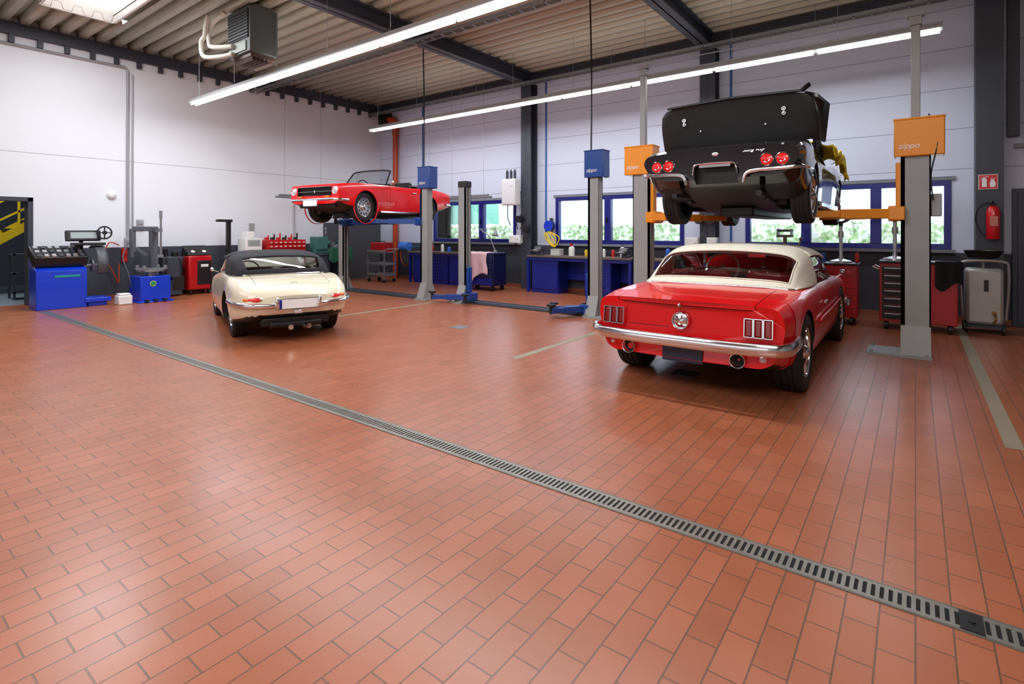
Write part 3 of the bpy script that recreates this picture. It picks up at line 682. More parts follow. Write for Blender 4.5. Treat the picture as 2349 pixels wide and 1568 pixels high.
    b=B(); b.box((0,-2.235,.535),(.52,.012,.125),0); b.box((-.24,-2.2425,.535),(.04,.004,.12),1); b.box((0,-2.228,.535),(.54,.01,.14),2); b.obj('license_plate',[PLW,PLB,BLACK],t,label='blank white plate with blue end strip')
    b=B(); b.box((0,-2.2,.42),(.1,.05,.05)); b.obj('reversing_light',CLR,t,bev=.01)
    b=B(); b.box((0,-1.9,.28),(.9,.35,.12)); b.box((0,-1.5,.22),(.8,.4,.12)); b.cyl((-.35,-2.05,.24),(.35,-2.05,.24),.05); b.obj('silencer_box',BLACK,t,bev=.02)
    b=B(); b.bar((-.05,-1.915,.793),(.05,-1.915,.793),.004,.02); b.obj('badge',CHROME,t)
    b=B(); b.sph((-.84,.45,.88),(.03,.05,.035)); b.bar((-.74,.45,.83),(-.84,.45,.87),.012,.012); b.obj('wing_mirror',CHROME,t)
car_cream()
def car_red_open():
    t=T('roadster_car','red open classic roadster raised on a blue two-post lift','car',(-10.08,8.15,1.64),radians(-173.0)); t.scale=(.97,.94,.97)
    IN=mat('interior_black',(20,20,22),.6)
    st=[(-2.0,.42,.5,(.64,.45),(.685,.55),(.685,.68),(.645,.775),(.5,.795),.80),
     (-1.6,.3,.55,(.70,.36),(.74,.52),(.74,.70),(.695,.82),(.5,.845),.855),
     (-1.02,.22,.55,(.755,.30),(.778,.50),(.765,.70),(.71,.855),(.52,.875),.885),
     (-.3,.2,.55,(.72,.22),(.757,.48),(.752,.68),(.70,.835),(.5,.85),.86),
     (.5,.2,.55,(.72,.22),(.755,.48),(.75,.67),(.70,.84),(.5,.86),.87),
     (1.22,.22,.55,(.755,.30),(.778,.48),(.762,.67),(.70,.84),(.52,.85),.86),
     (1.7,.3,.52,(.71,.36),(.745,.5),(.745,.66),(.70,.81),(.54,.82),.825),
     (1.97,.38,.5,(.68,.42),(.735,.52),(.735,.66),(.70,.765),(.54,.78),.785)]
    cut=arch(1.22,.35,.33,.46)+arch(-1.02,.35,.33,.46)+[cb((-.6,-.72,.3),(.6,.42,1.3),2),cb((-.53,1.86,.55),(.53,2.2,.735),1)]
    for s in(-1,1): cut+=[cb((s*.6,-.62,.26),(s*1,-.614,1)),cb((s*.6,.42,.26),(s*1,.426,1)),cb((s*.5-.003,.6,.8),(s*.5+.003,1.8,1))]
    cut+=[cb((-.5,-1.9,.8),(-.494,-.95,1)),cb((.494,-1.9,.8),(.5,-.95,1))]
    bodyobj(st,[RED,BLACK,IN],cut,t)
    for (x,y) in((.64,1.22),(-.64,1.22),(.64,-1.02),(-.64,-1.02)): wheel(t,x,y,.325,.17,'steel')
    screen(t,[(.68,.50,.85),(.5,.58,.87),(0,.64,.885)],[(.60,.25,1.2),(.45,.28,1.225),(0,.31,1.235)],BLACK,.018)
    b=B(); b.surf(grid([mir([(.60,-.72,.88),(.5,-.74,.90),(0,-.76,.92)]),mir([(.62,-.9,.90),(.5,-.92,.95),(0,-.94,.97)]),mir([(.6,-1.05,.87),(.5,-1.1,.885),(0,-1.12,.89)])],5,5)); b.obj('tonneau_cover',BLACK,t,sol=.02)
    for x in(-.3,.3): seat(t,x,-.2,.35,IN)
    b=B(); b.box((0,.44,.78),(1.15,.12,.16)); b.obj('dashboard',BLACK,t,bev=.02)
    steering(t,(.32,.18,.86),.19,BLACK,.4)
    for s in(-1,1):
        discs(t,'headlight',CLR,[(s*.635,1.945,.655)],.08,(0,1,0),.035,.5,1.1)
        b=B(); b.box((s*.42,2.0,.525),(.16,.03,.035)); b.obj('indicator_lens',AMB,t,bev=.008)
        b=B(); b.box((s*.682,1.78,.60),(.02,.09,.05)); b.obj('marker_light',AMB,t,bev=.005)
    b=B(); b.box((0,1.905,.64),(1.04,.02,.17),0)
    for i in range(7): b.box((0,1.93,.57+i*.023),(1.04,.02,.003),0)
    b.box((0,1.955,.64),(1.04,.006,.005),1); b.box((0,1.975,.738),(1.06,.006,.006),1); b.box((0,1.96,.64),(.03,.01,.06),1); b.obj('grille',[BLACK,CHROME],t)
    bumper(t,[(.76,1.72,.46),(.745,1.93,.46),(.64,2.04,.46),(.3,2.06,.46),(0,2.065,.46)],.055,.03)
    bumper(t,[(.74,-1.75,.50),(.72,-1.95,.50),(.6,-2.08,.50),(.3,-2.11,.50),(0,-2.12,.50)],.055,.03)
    b=B(); b.box((0,2.085,.39),(.42,.012,.12)); b.obj('license_plate',PLW,t,bev=.004,label='blank white front plate')
    b=B(); b.box((0,1.86,.36),(1.1,.1,.12)); b.box((0,0,.16),(.35,2.6,.12)); b.cyl((.25,-1.9,.25),(.25,1.0,.2),.035); b.box((0,1.22,.25),(1.2,.12,.1)); b.box((0,-1.02,.25),(1.2,.12,.14)); b.obj('underbody',BLACK,t,bev=.02)
    for s in(-1,1):
        b=B(); b.sph((s*.82,.42,.92),(.035,.03,.045)); b.bar((s*.72,.42,.84),(s*.82,.42,.9),.012,.012); b.obj('wing_mirror',CHROME,t)
        b=B(); b.bar((s*.765,-.5,.72),(s*.765,-.36,.72),.015,.02); b.obj('door_handle',CHROME,t)
        b=B(); b.bar((s*.762,-.55,.24),(s*.762,.75,.24),.02,.03); b.obj('sill_trim',CHROME,t)
        b=B(); b.lathe([(.35,0),(.352,.02),(.366,.02),(.366,0)],(s*.762,1.22,.33),(s,0,0),40); b.obj('arch_lip',RED,t)
car_red_open()
def car_black():
    t=T('convertible_car','black classic sports car with raised rear lid on a lift','car',(-1.80,8.38,1.54))
    BK=mat('car_paint_black',(16,8,12),.13,0,.02,coat=.8); IN=mat('interior_black',(20,20,22),.6)
    st=[(-2.2,.50,.5,(.70,.53),(.80,.62),(.845,.72),(.80,.80),(.5,.835),.85),
     (-2.0,.38,.55,(.77,.43),(.85,.58),(.885,.75),(.81,.87),(.54,.895),.90),
     (-1.6,.27,.6,(.82,.35),(.875,.54),(.89,.77),(.82,.94),(.56,.92),.92),
     (-1.28,.22,.6,(.85,.3),(.89,.52),(.88,.76),(.79,.965),(.56,.92),.91),
     (-.8,.18,.6,(.82,.26),(.85,.50),(.855,.73),(.76,.90),(.55,.89),.885),
     (-.3,.18,.6,(.79,.22),(.82,.48),(.84,.72),(.73,.85),(.55,.865),.875),
     (.5,.18,.6,(.80,.22),(.83,.48),(.85,.72),(.74,.85),(.55,.87),.88),
     (1.21,.2,.6,(.85,.3),(.88,.52),(.87,.73),(.77,.90),(.55,.86),.865),
     (1.8,.3,.5,(.76,.4),(.82,.53),(.85,.66),(.76,.74),(.5,.76),.77),
     (2.22,.42,.4,(.66,.46),(.74,.53),(.78,.58),(.70,.62),(.5,.64),.65)]
    cut=arch(-1.28,.365,.34)+arch(1.21,.365,.34)+[cb((-.62,-1.0,.3),(.62,.55,1.3),2),cb((-.235,-2.4,.45),(.235,-2.1,.66),1)]
    for s in(-1,1): cut+=[cb((s*.6,-.5,.26),(s*1,-.494,1)),cb((s*.6,.52,.26),(s*1,.526,1))]
    bodyobj(st,[BK,BLACK,IN],cut,t)
    for (x,y) in((.75,-1.28),(-.75,-1.28),(.75,1.21),(-.75,1.21)): wheel(t,x,y,.35,.21,'fin')
    for s in(-1,1):
        for k,x in enumerate((.535,.685)):
            b=B(); c=(s*x,-2.19-.015*(1-k),.675); b.lathe([(.06,0),(.058,.012),(.035,.018)],c,(0,-1,0),28,0); b.lathe([(.03,.018),(.026,.024),(0,.03)],c,(0,-1,0),28,0); b.lathe([(.06,-.02),(.062,.02),(.07,.01),(.07,-.03)],c,(0,-1,0),28,1); b.lathe([(.035,.018),(.033,.027),(.028,.024)],c,(0,-1,0),24,1); b.obj('taillight',[REDB,CHROME],t)
        bumper(t,[(s*.91,-1.78,.60),(s*.90,-2.02,.59),(s*.84,-2.2,.58),(s*.65,-2.25,.57),(s*.42,-2.265,.56),(s*.34,-2.265,.53),(s*.31,-2.255,.44)],.038,.028,full=False)
        b=B(); b.cyl((s*.42,-1.7,.33),(s*.46,-2.22,.32),.032,n=16); b.obj('exhaust_tip',BLACK,t)
    b=B(); b.tube([(-.24,-2.235,.55),(-.23,-2.245,.63),(-.19,-2.25,.665),(0,-2.25,.672),(.19,-2.25,.665),(.23,-2.245,.63),(.24,-2.235,.55)],.010,8); b.box((0,-2.215,.645),(.34,.04,.03)); b.obj('plate_frame',CHROME,t)
    b=B(); b.box((0,-1.28,.3),(1.2,.18,.14)); b.box((0,0,.16),(.4,2.6,.12)); b.cyl((.45,-1.75,.28),(.45,.8,.2),.035); b.cyl((-.45,-1.75,.28),(-.45,.8,.2),.035); b.cyl((-.3,-1.6,.34),(.3,-1.6,.34),.07); b.box((.55,1.2,.26),(.2,.2,.14)); b.obj('underbody',BLACK,t,bev=.02)
    LID=mat('deck_lid_black',(8,8,9),.55)
    hl=[[(.90,-1.37,.98),(.60,-1.40,.965),(0,-1.41,.95)],[(.905,-1.45,1.20),(.60,-1.48,1.19),(0,-1.49,1.19)],[(.88,-1.52,1.40),(.60,-1.555,1.42),(0,-1.565,1.425)],[(.80,-1.545,1.475),(.60,-1.59,1.50),(0,-1.60,1.51)]]
    P=grid([mir(r) for r in hl],2,3); b=B(); b.surf(P); b.obj('deck_lid',LID,t,sol=.02,bev=.006)
    b=B(); b.bar((-.78,-1.60,1.495),(0,-1.625,1.52),.03,.03); b.bar((0,-1.625,1.52),(.78,-1.60,1.50),.03,.03); b.bar((.78,-1.60,1.50),(.84,-1.5,1.58),.03,.05); b.obj('deck_lid_seal',LID,t,bev=.008)
    b=B(); b.add([(.86,-1.36,.98),(.93,-1.0,.98),(.97,-.95,1.44),(.87,-1.15,1.54),(.80,-1.52,1.50)],[(0,1,2,3,4)]); b.obj('deck_lid_flange',LID,t,sol=.02)
    b=B(); b.add([(-.86,-1.36,.98),(-.90,-1.1,.98),(-.90,-1.1,1.36),(-.82,-1.5,1.44)],[(0,1,2,3)]); b.obj('deck_lid_flange',LID,t,sol=.02)
    for s in(-1,1):
        b=B(); b.lathe([(.014,0),(.014,.02),(.024,.02),(.024,0)],(s*.58,-1.535,1.33),(0,-1,0),16); b.lathe([(.014,0),(.014,.02),(.022,.02),(.022,0)],(s*.58,-1.525,1.28),(0,-1,0),16); b.box((s*.58,-1.54,1.305),(.014,.03,.06)); b.obj('deck_lid_latch',ALU,t)
        b=B(); b.cyl((s*.38,-1.52,1.18),(s*.38,-1.48,1.18),.01); b.obj('deck_lid_bolt',ALU,t)
        b=B(); b.bar((s*.86,-.9,.24),(s*.86,.8,.24),.05,.08); b.obj('side_pipe',CHROME,t,bev=.02)
    b=B(); b.surf(grid([mir([(.78,-.75,.9),(.76,-.72,1.15),(.60,-.7,1.28),(0,-.7,1.3)]),mir([(.80,-.4,.9),(.78,-.4,1.15),(.60,-.4,1.27),(0,-.4,1.29)]),mir([(.80,-.1,.9),(.77,-.1,1.1),(.58,-.1,1.2),(0,-.1,1.22)])],4,5)); b.obj('soft_top',mat('folded_top',(16,16,18),.8),t,sol=.02)
    screen(t,[(.74,.62,.86),(.5,.75,.88),(0,.82,.89)],[(.62,.3,1.2),(.45,.33,1.225),(0,.36,1.235)])
    for x in(-.32,.32): seat(t,x,-.2,.35,IN)
    text('Sting Ray',t,(.40,-2.2,.79),(pi/2-.5,0,0),.06,CHROME,.4,.002,.0,'script_badge')
    b=B(); b.sph((0,-2.2,.775),(.04,.012,.024)); b.obj('badge',CHROME,t)
    b=B(); b.sph((.95,.45,.93),(.04,.03,.03)); b.bar((.84,.45,.86),(.95,.45,.92),.012,.012); b.obj('wing_mirror',CHROME,t)
car_black()
YC=mat('cloth_yellow',(222,202,30),.8,0,.2)
def cloth(name,m,label,nx,ny,f,cat='cloth',sol=.008):
    A=np.zeros((nx,ny,3))
    for i in range(nx):
        for j in range(ny): A[i,j]=f(i/(nx-1),j/(ny-1))
    b=B(); b.surf(A); return b.obj(name,m,label=label,cat=cat,sol=sol,ang=80)
def fy(u,v):
    x=-1.35+.50*min(v/.55,1)+.05*max(0,v-.55)+.04*sin(u*17)*v; z=1.54+1.03-.02*v-(max(0,v-.5)*.72*(.35+.7*u))+.035*sin(u*23+v*5)+.03*cos(v*20)
    return (x,8.0+1.5*u+.05*sin(v*8),z)
cloth('protective_cloth',YC,'yellow cloth draped over the fender of the black car',34,26,fy)
# ================= LIFTS
def lift(xa,xb,Y,pm,cm,zarm,pads,name_label,box_sides,base,tall,box,post,paint=LBLUE,hp=2.42):
    t=T('two_post_lift',name_label,'car lift',(0,0,0)); a,bb=post
    for s,x in((1,xa),(-1,xb)):
        b=B(); th=.015
        b.b2((x-s*a/2,Y-bb/2,.02),(x-s*(a/2-th),Y+bb/2,hp)); b.b2((x-a/2,Y-bb/2,.02),(x+a/2,Y-bb/2+th,hp)); b.b2((x-a/2,Y+bb/2-th,.02),(x+a/2,Y+bb/2,hp))
        b.b2((x+s*a/2-s*.04,Y-bb/2,.02),(x+s*a/2,Y-bb/2+.05,hp)); b.b2((x+s*a/2-s*.04,Y+bb/2-.05,.02),(x+s*a/2,Y+bb/2,hp)); b.b2((x-a/2,Y-bb/2,hp-.01),(x+a/2,Y+bb/2,hp))
        b.obj('post',pm,t)
        bx=x+s*base[2]
        b=B(); b.box((bx,Y,.012),(base[0],base[1],.024))
        for q in(-1,1): b.add([(x-a/2,Y+q*bb/2,.024),(x+a/2,Y+q*bb/2,.024),(x+a/2,Y+q*(bb/2+.12),.024),(x-a/2,Y+q*(bb/2+.12),.024),(x-a/2,Y+q*bb/2,.35),(x+a/2,Y+q*bb/2,.35)],[(0,1,2,3),(0,4,5,1),(4,3,2,5),(0,3,4),(1,5,2)])
        for q in(-1,1):
            for q2 in(-1,1): b.cyl((bx+q*base[0]*.42,Y+q2*base[1]*.42,.024),(bx+q*base[0]*.42,Y+q2*base[1]*.42,.05),.015,n=8)
        b.obj('base_plate',pm,t)
        b=B(); b.b2((x-a/2+.02,Y-bb/2+.02,zarm-.05),(x+s*(a/2+.05) ,Y+bb/2-.02,zarm+.6)); b.box((x+s*(a/2+.04),Y,zarm),(.16,bb+.16,.16)); b.obj('carriage',cm,t,bev=.01)
        b=B(); b.cyl((x,Y,.1),(x,Y,hp-.05),.022,n=10); b.obj('spindle',STEEL,t)
        for (px,py) in pads[0 if x==xa else 1]:
            p=Vector((x+s*(a/2+.06),Y+(.08 if py>Y else -.08),zarm)); q=Vector((px,py,zarm)); mid=p.lerp(q,.6)
            b=B(); b.bar(p,mid,.11,.11); b.bar(mid,q,.085,.085); b.cyl((p.x,p.y,zarm-.09),(p.x,p.y,zarm+.09),.06); b.obj('arm',cm,t,bev=.006)
            b=B(); b.cyl((px,py,zarm-.05),(px,py,zarm+.08),.03); b.cyl((px,py,zarm+.08),(px,py,zarm+.11),.075,n=20); b.obj('lifting_pad',BLACK,t)
        if x in box_sides:
            b=B(); b.box((x-s*.03,Y,hp+box[2]/2-.06),box); b.obj('motor_cover',paint,t,bev=.012)
            b=B(); b.box((x-s*.03,Y,hp+box[2]-.055),(box[0]+.012,box[1]+.012,.02)); b.obj('cover_lid',paint,t,bev=.004)
            tx=x-s*.03-box[0]/2+.14
            text('zippo',t,(tx,Y-box[1]/2-.003,hp+.02+.04),(pi/2,0,0),.092,WHITEP,.35,.002,.0)
        else:
            b=B(); b.b2((x-a/2-.01,Y-bb/2-.01,hp-.08),(x+a/2+.01,Y+bb/2+.01,hp+.05)); b.obj('post_cap',BLACK,t,bev=.01)
        if tall:
            b=B(); b.box((x,Y,(hp+tall)/2),(.09,.08,tall-hp)); b.box((x,Y,tall),(.18,.12,.05)); b.box((x,Y,tall-.08),(.12,.14,.1)); b.obj('upper_mast',pm,t,bev=.006)
    if tall:
        for dz in(.03,-.12):
            b=B(); b.cyl((xa,Y,tall+dz),(xb,Y,tall+dz),.008,n=6); b.obj('sync_cable',STEEL,t)
        b=B(); b.tube([(xb+.12,Y-.05,2.8),(xb+.2,Y-.12,2.5),(xb+.14,Y-.12,2.1),(xb+.16,Y-.1,1.8)],.008); b.obj('control_cable',RUBH,t)
        b=B(); b.box((xb+.19,Y,1.75),(.1,.12,.26)); b.obj('switch_box',GREYP,t,bev=.01)
    else:
        b=B(); b.b2((xa+.1,Y-.14,0),(xb-.1,Y+.14,.035)); b.b2((xa+.1,Y-.12,.035),(xb-.1,Y-.09,.05)); b.b2((xa+.1,Y+.09,.035),(xb-.1,Y+.12,.05)); b.obj('floor_beam',GREYD,t,bev=.006)
    return t
lift(-11.3,-8.38,8.05,GREYP,LBLUE,1.66,[[(-10.55,7.3),(-10.5,8.95)],[(-9.4,7.3),(-9.45,8.95)]],'grey two-post lift with blue motor cover holding the red roadster',[-8.38],(.36,.5,-.06),0,(.36,.25,.45),(.2,.16))
lift(-7.37,-4.37,8.15,GREYP,LBLUE,.12,[[(-7.85,7.7),(-6.95,7.7)],[(-4.85,7.5),(-4.95,7.75)]],'empty grey two-post lift with blue arms lowered to the floor',[-4.37],(.36,.5,-.06),0,(.36,.25,.45),(.2,.16))
lift(-3.37,.0,7.85,GREYP,ORANGE,1.66,[[(-2.55,7.15),(-2.5,9.1)],[(-1.1,7.5),(-1.1,9.0)]],'tall grey two-post lift with orange arms holding the black car',[-3.37,.0],(.62,.5,.16),3.98,(.47,.26,.43),(.28,.17),paint=ORANGE,hp=2.38)
for (x,y) in((-8.46,8.05),(-4.45,8.15)): pipe('power_cable',[(x,y,2.84),(x+.01,y,4),(x-.02,y,5.43)],.014,RUBH,'black power cable hanging from the roof to a lift',cat='cable',sm=6,group='lift power cables')
# ================= LEFT WALL EQUIPMENT
def balancer():
    t=T('wheel_balancer','blue wheel balancing machine with weight tray and display','machine',(-12.95,3.0,0))
    b=B(); b.box((0,-.1,.36),(.5,.75,.72)); b.add([(.25,-.475,.72),(.25,.275,.72),(-.25,.275,.95),(-.25,-.475,.95),(-.25,-.475,.72),(-.25,.275,.72)],[(0,1,2,3),(0,3,4),(1,5,2),(3,2,5,4)]); b.obj('cabinet',BLUE,t,bev=.012)
    b=B(); b.box((-.02,-.1,.98),(.5,.8,.2),0,(0,.43,0)); b.obj('weight_tray',BLACK,t,bev=.02)
    for i in range(7):
        for j in range(3):
            b=B(); b.box((.20-j*.15,-.42+i*.105,1.0+j*.07),(.09,.06,.03),0,(0,.43,0)); b.obj('balance_weight',ALU if (i+j)%3 else GREYD,t)
    b=B(); b.box((-.15,.28,1.1),(.06,.06,.45)); b.box((-.1,.3,1.36),(.1,.55,.2),0,(0,-.2,0)); b.box((-.02,.36,1.2),(.3,.5,.05)); b.obj('display',BLACK,t,bev=.01)
    b=B(); b.box((-.045,.3,1.37),(.01,.42,.12),0,(0,-.2,0)); b.obj('screen',mat('screen_grey',(150,160,160),.3),t)
    b=B(); b.cyl((.0,.27,.78),(.0,.62,.78),.03); b.cyl((0,.4,.78),(0,.43,.78),.12,n=24); b.obj('shaft',STEEL,t)
    b=B(); n=24; b.cyl((0,.62,1.42),(.03,.62,1.42),.04); b.sweep([(0,.62+.12*cos(2*pi*i/n),1.42+.12*sin(2*pi*i/n)) for i in range(n)],[(.015*cos(k*pi/3),.015*sin(k*pi/3)) for k in range(6)],up=(1,0,0),closed=True); b.bar((0,.62,1.31),(0,.62,1.53),.02,.02); b.bar((0,.5,1.42),(0,.74,1.42),.02,.02); b.obj('clamp_wheel',BLACK,t)
    A=[]
    for i in range(9):
        a=-.5+i*.32; A.append([(-.05+.36*cos(a),.42,.8+.36*sin(a)),(-.05+.36*cos(a),.6,.8+.36*sin(a))])
    b=B(); b.surf(grid(A,3,3)); b.obj('wheel_guard',mat('guard_grey',(70,72,78),.4),t,sol=.02)
    b=B(); b.box((.02,.45,.12),(.5,.42,.08)); b.box((.02,.45,.04),(.4,.3,.08)); b.obj('base_plate',BLUE,t,bev=.01)
    b=B(); b.box((.253,-.02,.61),(.006,.38,.04)); b.obj('badge_strip',mat('badge_teal',(30,150,140),.4),t)
balancer()
def changer():
    t=T('tire_changer','blue tyre changing machine with grey mast and turntable','machine',(-12.75,4.35,0))
    b=B(); b.box((0,0,.28),(.62,.55,.5)); b.box((0,0,.015),(.7,.65,.03)); b.obj('cabinet',BLUE,t,bev=.012)
    b=B(); b.cyl((.05,0,.53),(.05,0,.62),.09); b.cyl((.05,0,.62),(.05,0,.66),.26,n=28)
    for i in range(4):
        a=pi/4+i*pi/2; b.bar((.05,0,.675),(.05+.3*cos(a),.3*sin(a),.675),.06,.03); b.box((.05+.27*cos(a),.27*sin(a),.71),(.05,.05,.07))
    b.obj('turntable',STEEL,t)
    MG=mat('mast_grey',(80,84,92),.5)
    b=B(); b.box((-.34,.18,.8),(.14,.14,1.5)); b.box((-.34,.02,1.5),(.12,.45,.1)); b.box((-.34,-.2,1.25),(.09,.09,.5)); b.obj('mast',MG,t,bev=.01)
    b=B(); b.bar((-.3,.18,1.47),(.05,.18,1.47),.07,.08); b.cyl((.05,.18,.95),(.05,.18,1.75),.022,n=6); b.cyl((.05,.18,1.72),(.05,.18,1.88),.03); b.box((.05,.16,.93),(.07,.12,.06)); b.obj('mounting_arm',STEEL,t)
    b=B(); b.bar((-.1,.32,.45),(.32,.42,.45),.06,.08); b.box((.36,.40,.36),(.03,.22,.3)); b.cyl((-.2,.3,.35),(-.2,.45,.35),.09,n=20); b.obj('bead_breaker',BLACK,t,bev=.006)
    b=B(); b.bar((-.05,-.3,1.15),(.1,-.1,.95),.05,.05); b.cyl((-.34,-.22,.9),(-.34,-.22,1.5),.045); b.tube([(-.3,-.3,1.2),(-.2,-.42,.9),(-.1,-.36,.6),(-.1,-.3,.3)],.012); b.obj('assist_arm',MG,t)
    for y in(.14,-.02,-.18):
        b=B(); b.box((.38,y,.05),(.14,.06,.03)); b.obj('pedal',BLACK,t,bev=.005)
    discs(t,'logo_badge',mat('badge_green',(40,150,80),.4),[(.312,-.05,.38)],.05,(1,0,0),.004,0,1.15,YEL)
changer()
def redcart():
    t=T('service_cart','red and black wheeled air-conditioning service machine','machine',(-13.35,5.5,0))
    b=B(); b.box((0,0,.5),(.42,.5,.78)); b.obj('housing',REDM,t,bev=.03)
    b=B(); b.add([(.2,-.25,.9),(.2,.25,.9),(-.15,.25,1.12),(-.15,-.25,1.12),(-.2,-.25,.89),(-.2,.25,.89)],[(0,1,2,3),(0,3,4),(1,5,2),(3,2,5,4),(0,4,5,1)]); b.obj('control_panel',BLACK,t,bev=.01)
    b=B(); b.box((.215,.08,.5),(.02,.3,.55)); b.obj('front_panel',mat('panel_black',(26,26,30),.35),t,bev=.01)
    discs(t,'gauge',PLW,[(.1,-.12,.98),(.1,.12,.98)],.04,(.55,0,.83),.01,0,1.15)
    b=B(); b.box((.23,.08,.66),(.01,.16,.06)); b.obj('display',WHITEP,t)
    castors(t,[(.15,-.2),(.15,.2),(-.15,-.2),(-.15,.2)],.055,.035,'y')
    b=B(); b.tube([(.1,-.3,.9),(.15,-.38,.7),(.1,-.34,.4),(.0,-.3,.3)],.012); b.obj('hose',RUBH,t)
redcart()
def stand():
    t=T('headlight_tester','black pole stand with top bracket and wheeled foot','machine',(-13.2,6.15,0))
    b=B(); b.box((0,0,.05),(.5,.4,.1)); b.obj('foot',BLACK,t,bev=.01)
    b=B(); b.box((0,0,.9),(.09,.09,1.65)); b.obj('pole',BLACK,t,bev=.005)
    b=B(); b.box((.05,-.12,1.7),(.14,.34,.06)); b.obj('bracket',BLACK,t,bev=.01)
    b=B(); b.box((.14,.1,.55),(.3,.4,.5)); b.obj('optical_box',mat('panel_black',(26,26,30),.35),t,bev=.02)
stand()
def analyser():
    t=T('gas_analyser','white exhaust gas analyser trolley with shelf','machine',(-13.25,6.75,0))
    b=B(); b.box((0,0,.5),(.45,.5,.75)); b.obj('cabinet',BLACK,t,bev=.01)
    b=B(); b.box((0,-.05,1.08),(.4,.42,.4)); b.box((0,-.1,1.36),(.3,.18,.16)); b.obj('instrument',WHITEP,t,bev=.015)
    b=B(); b.box((.205,-.05,1.16),(.01,.3,.14)); b.box((.205,-.12,.97),(.01,.12,.05)); b.obj('screen',mat('screen_grey',(150,160,160),.3),t)
    b=B(); b.box((-.05,.02,1.55),(.03,.14,.2)); b.obj('antenna_panel',GREYP,t,bev=.005)
    castors(t,[(.15,-.2),(.15,.2),(-.15,-.2),(-.15,.2)],.05,.035,'y')
analyser()
def redrack():
    t=T('tool_cabinet','red workshop cabinet with rows of small drawers','cabinet',(-13.25,7.55,0))
    b=B(); b.box((0,0,.68),(.5,1.05,1.1)); b.obj('body',REDM,t,bev=.01)
    RD=mat('bin_red',(200,30,34),.4)
    for i in range(2):
        for j in range(8):
            b=B(); b.box((.26,-.45+j*.128,1.16-i*.1),(.05,.11,.075)); b.obj('drawer',RD,t,bev=.01)
            b=B(); b.box((.287,-.45+j*.128,1.16-i*.1),(.004,.06,.022)); b.obj('label_holder',WHITEP,t)
    for i in range(5):
        b=B(); b.box((.26,0,.88-i*.15),(.03,.95,.135)); b.box((.28,0,.92-i*.15),(.02,.7,.015)); b.obj('drawer',REDM,t,bev=.005)
    castors(t,[(.18,-.4),(.18,.4),(-.18,-.4),(-.18,.4)],.065,.04,'y')
    for i in range(6):
        b=B(); b.box((-.02,-.42+i*.16,1.26),(.1,.06,.06)); b.cyl((-.02,-.37+i*.16,1.23),(-.02,-.37+i*.16,1.34+.03*(i%3)),.02); b.obj('tool_holder',[RD,BLACK][i%2],t)
redrack()
def lathe_m():
    t=T('workshop_lathe','turquoise green workshop lathe on a dark stand','machine',(-13.1,8.85,0)); G=mat('machine_green',(60,112,104),.45)
    b=B(); b.box((0,-.3,.4),(.5,.3,.8)); b.box((0,.35,.4),(.5,.3,.8)); b.box((0,0,.8),(.5,1.1,.08)); b.obj('stand',GREYD,t,bev=.01)
    b=B(); b.box((0,0,.9),(.25,1.0,.12)); b.box((0,-.32,1.12),(.32,.36,.36)); b.cyl((0,-.14,1.12),(0,-.02,1.12),.1,n=24); b.obj('headstock',G,t,bev=.02)
    b=B(); b.box((0,.36,1.05),(.2,.22,.2)); b.cyl((0,.25,1.12),(0,.5,1.12),.05); b.cyl((0,.5,1.12),(0,.53,1.12),.1,n=20); b.obj('tailstock',G,t,bev=.01)
    b=B(); b.box((.05,.1,1.0),(.3,.2,.1)); b.cyl((.2,.1,1.0),(.28,.1,1.0),.08,n=20); b.box((0,.1,1.1),(.08,.08,.08)); b.cyl((0,-.1,1.35),(0,-.1,1.5),.02); b.sph((0,-.1,1.52),.035); b.obj('carriage',STEEL,t,bev=.005)
    cloth('cover_cloth',mat('cloth_green',(28,92,70),.85,0,.15),'dark green cloth hanging over the lathe bed',16,14,lambda u,v:(-13.1+.3+.02*sin(u*14),8.65+.75*u,1.0-.42*v*(.8+.25*sin(u*7))))
lathe_m()
B().box((XL+.03,10.15,.85),(.04,2.05,1.7)).obj('partition_panel',mat('panel_grey',(76,78,84),.6),label='dark grey protective panel fixed to the wall',cat='panel',bev=.005)
def trolley():
    t=T('workshop_trolley','grey steel trolley with three shelves and tools','trolley',(-12.25,10.0,0))
    for z in(.2,.5,.85):
        b=B(); b.box((0,0,z),(.75,.45,.03)); b.box((0,-.22,z+.03),(.75,.01,.06)); b.box((0,.22,z+.03),(.75,.01,.06)); b.obj('shelf',ALU,t,bev=.003)
    for x in(-.36,.36):
        for y in(-.2,.2):
            b=B(); b.box((x,y,.5),(.03,.03,.85)); b.obj('post',ALU,t)
    b=B(); b.tube([(.38,-.2,.9),(.5,-.2,.95),(.5,.2,.95),(.38,.2,.9)],.012,sm=1); b.obj('handle',ALU,t)
    castors(t,[(x,y) for x in(-.33,.33) for y in(-.18,.18)],.05,.03)
trolley()
def toolchest(x,y,z):
    t=T('tool_chest','small red tool chest with drawers on a trolley','tool chest',(x,y,z))
    b=B(); b.box((0,0,.13),(.6,.3,.26)); b.obj('body',REDM,t,bev=.01)
    for i in range(3):
        b=B(); b.box((0,-.155,.05+i*.08),(.55,.015,.07)); b.box((0,-.17,.07+i*.08),(.4,.015,.012)); b.obj('drawer',REDM,t,bev=.003)
    b=B(); b.bar((-.15,0,.29),(.15,0,.29),.02,.02); b.box((-.15,0,.27),(.02,.02,.03)); b.box((.15,0,.27),(.02,.02,.03)); b.obj('handle',BLACK,t)
toolchest(-12.25,10.0,.867)
b=B(); b.box((0,0,.09),(.24,.24,.18)); b.box((0,0,.2),(.2,.2,.04)); b.obj('canister',WHITEP,loc=(-12.55,3.82,0),label='small white canister standing on the floor',cat='canister',bev=.03)
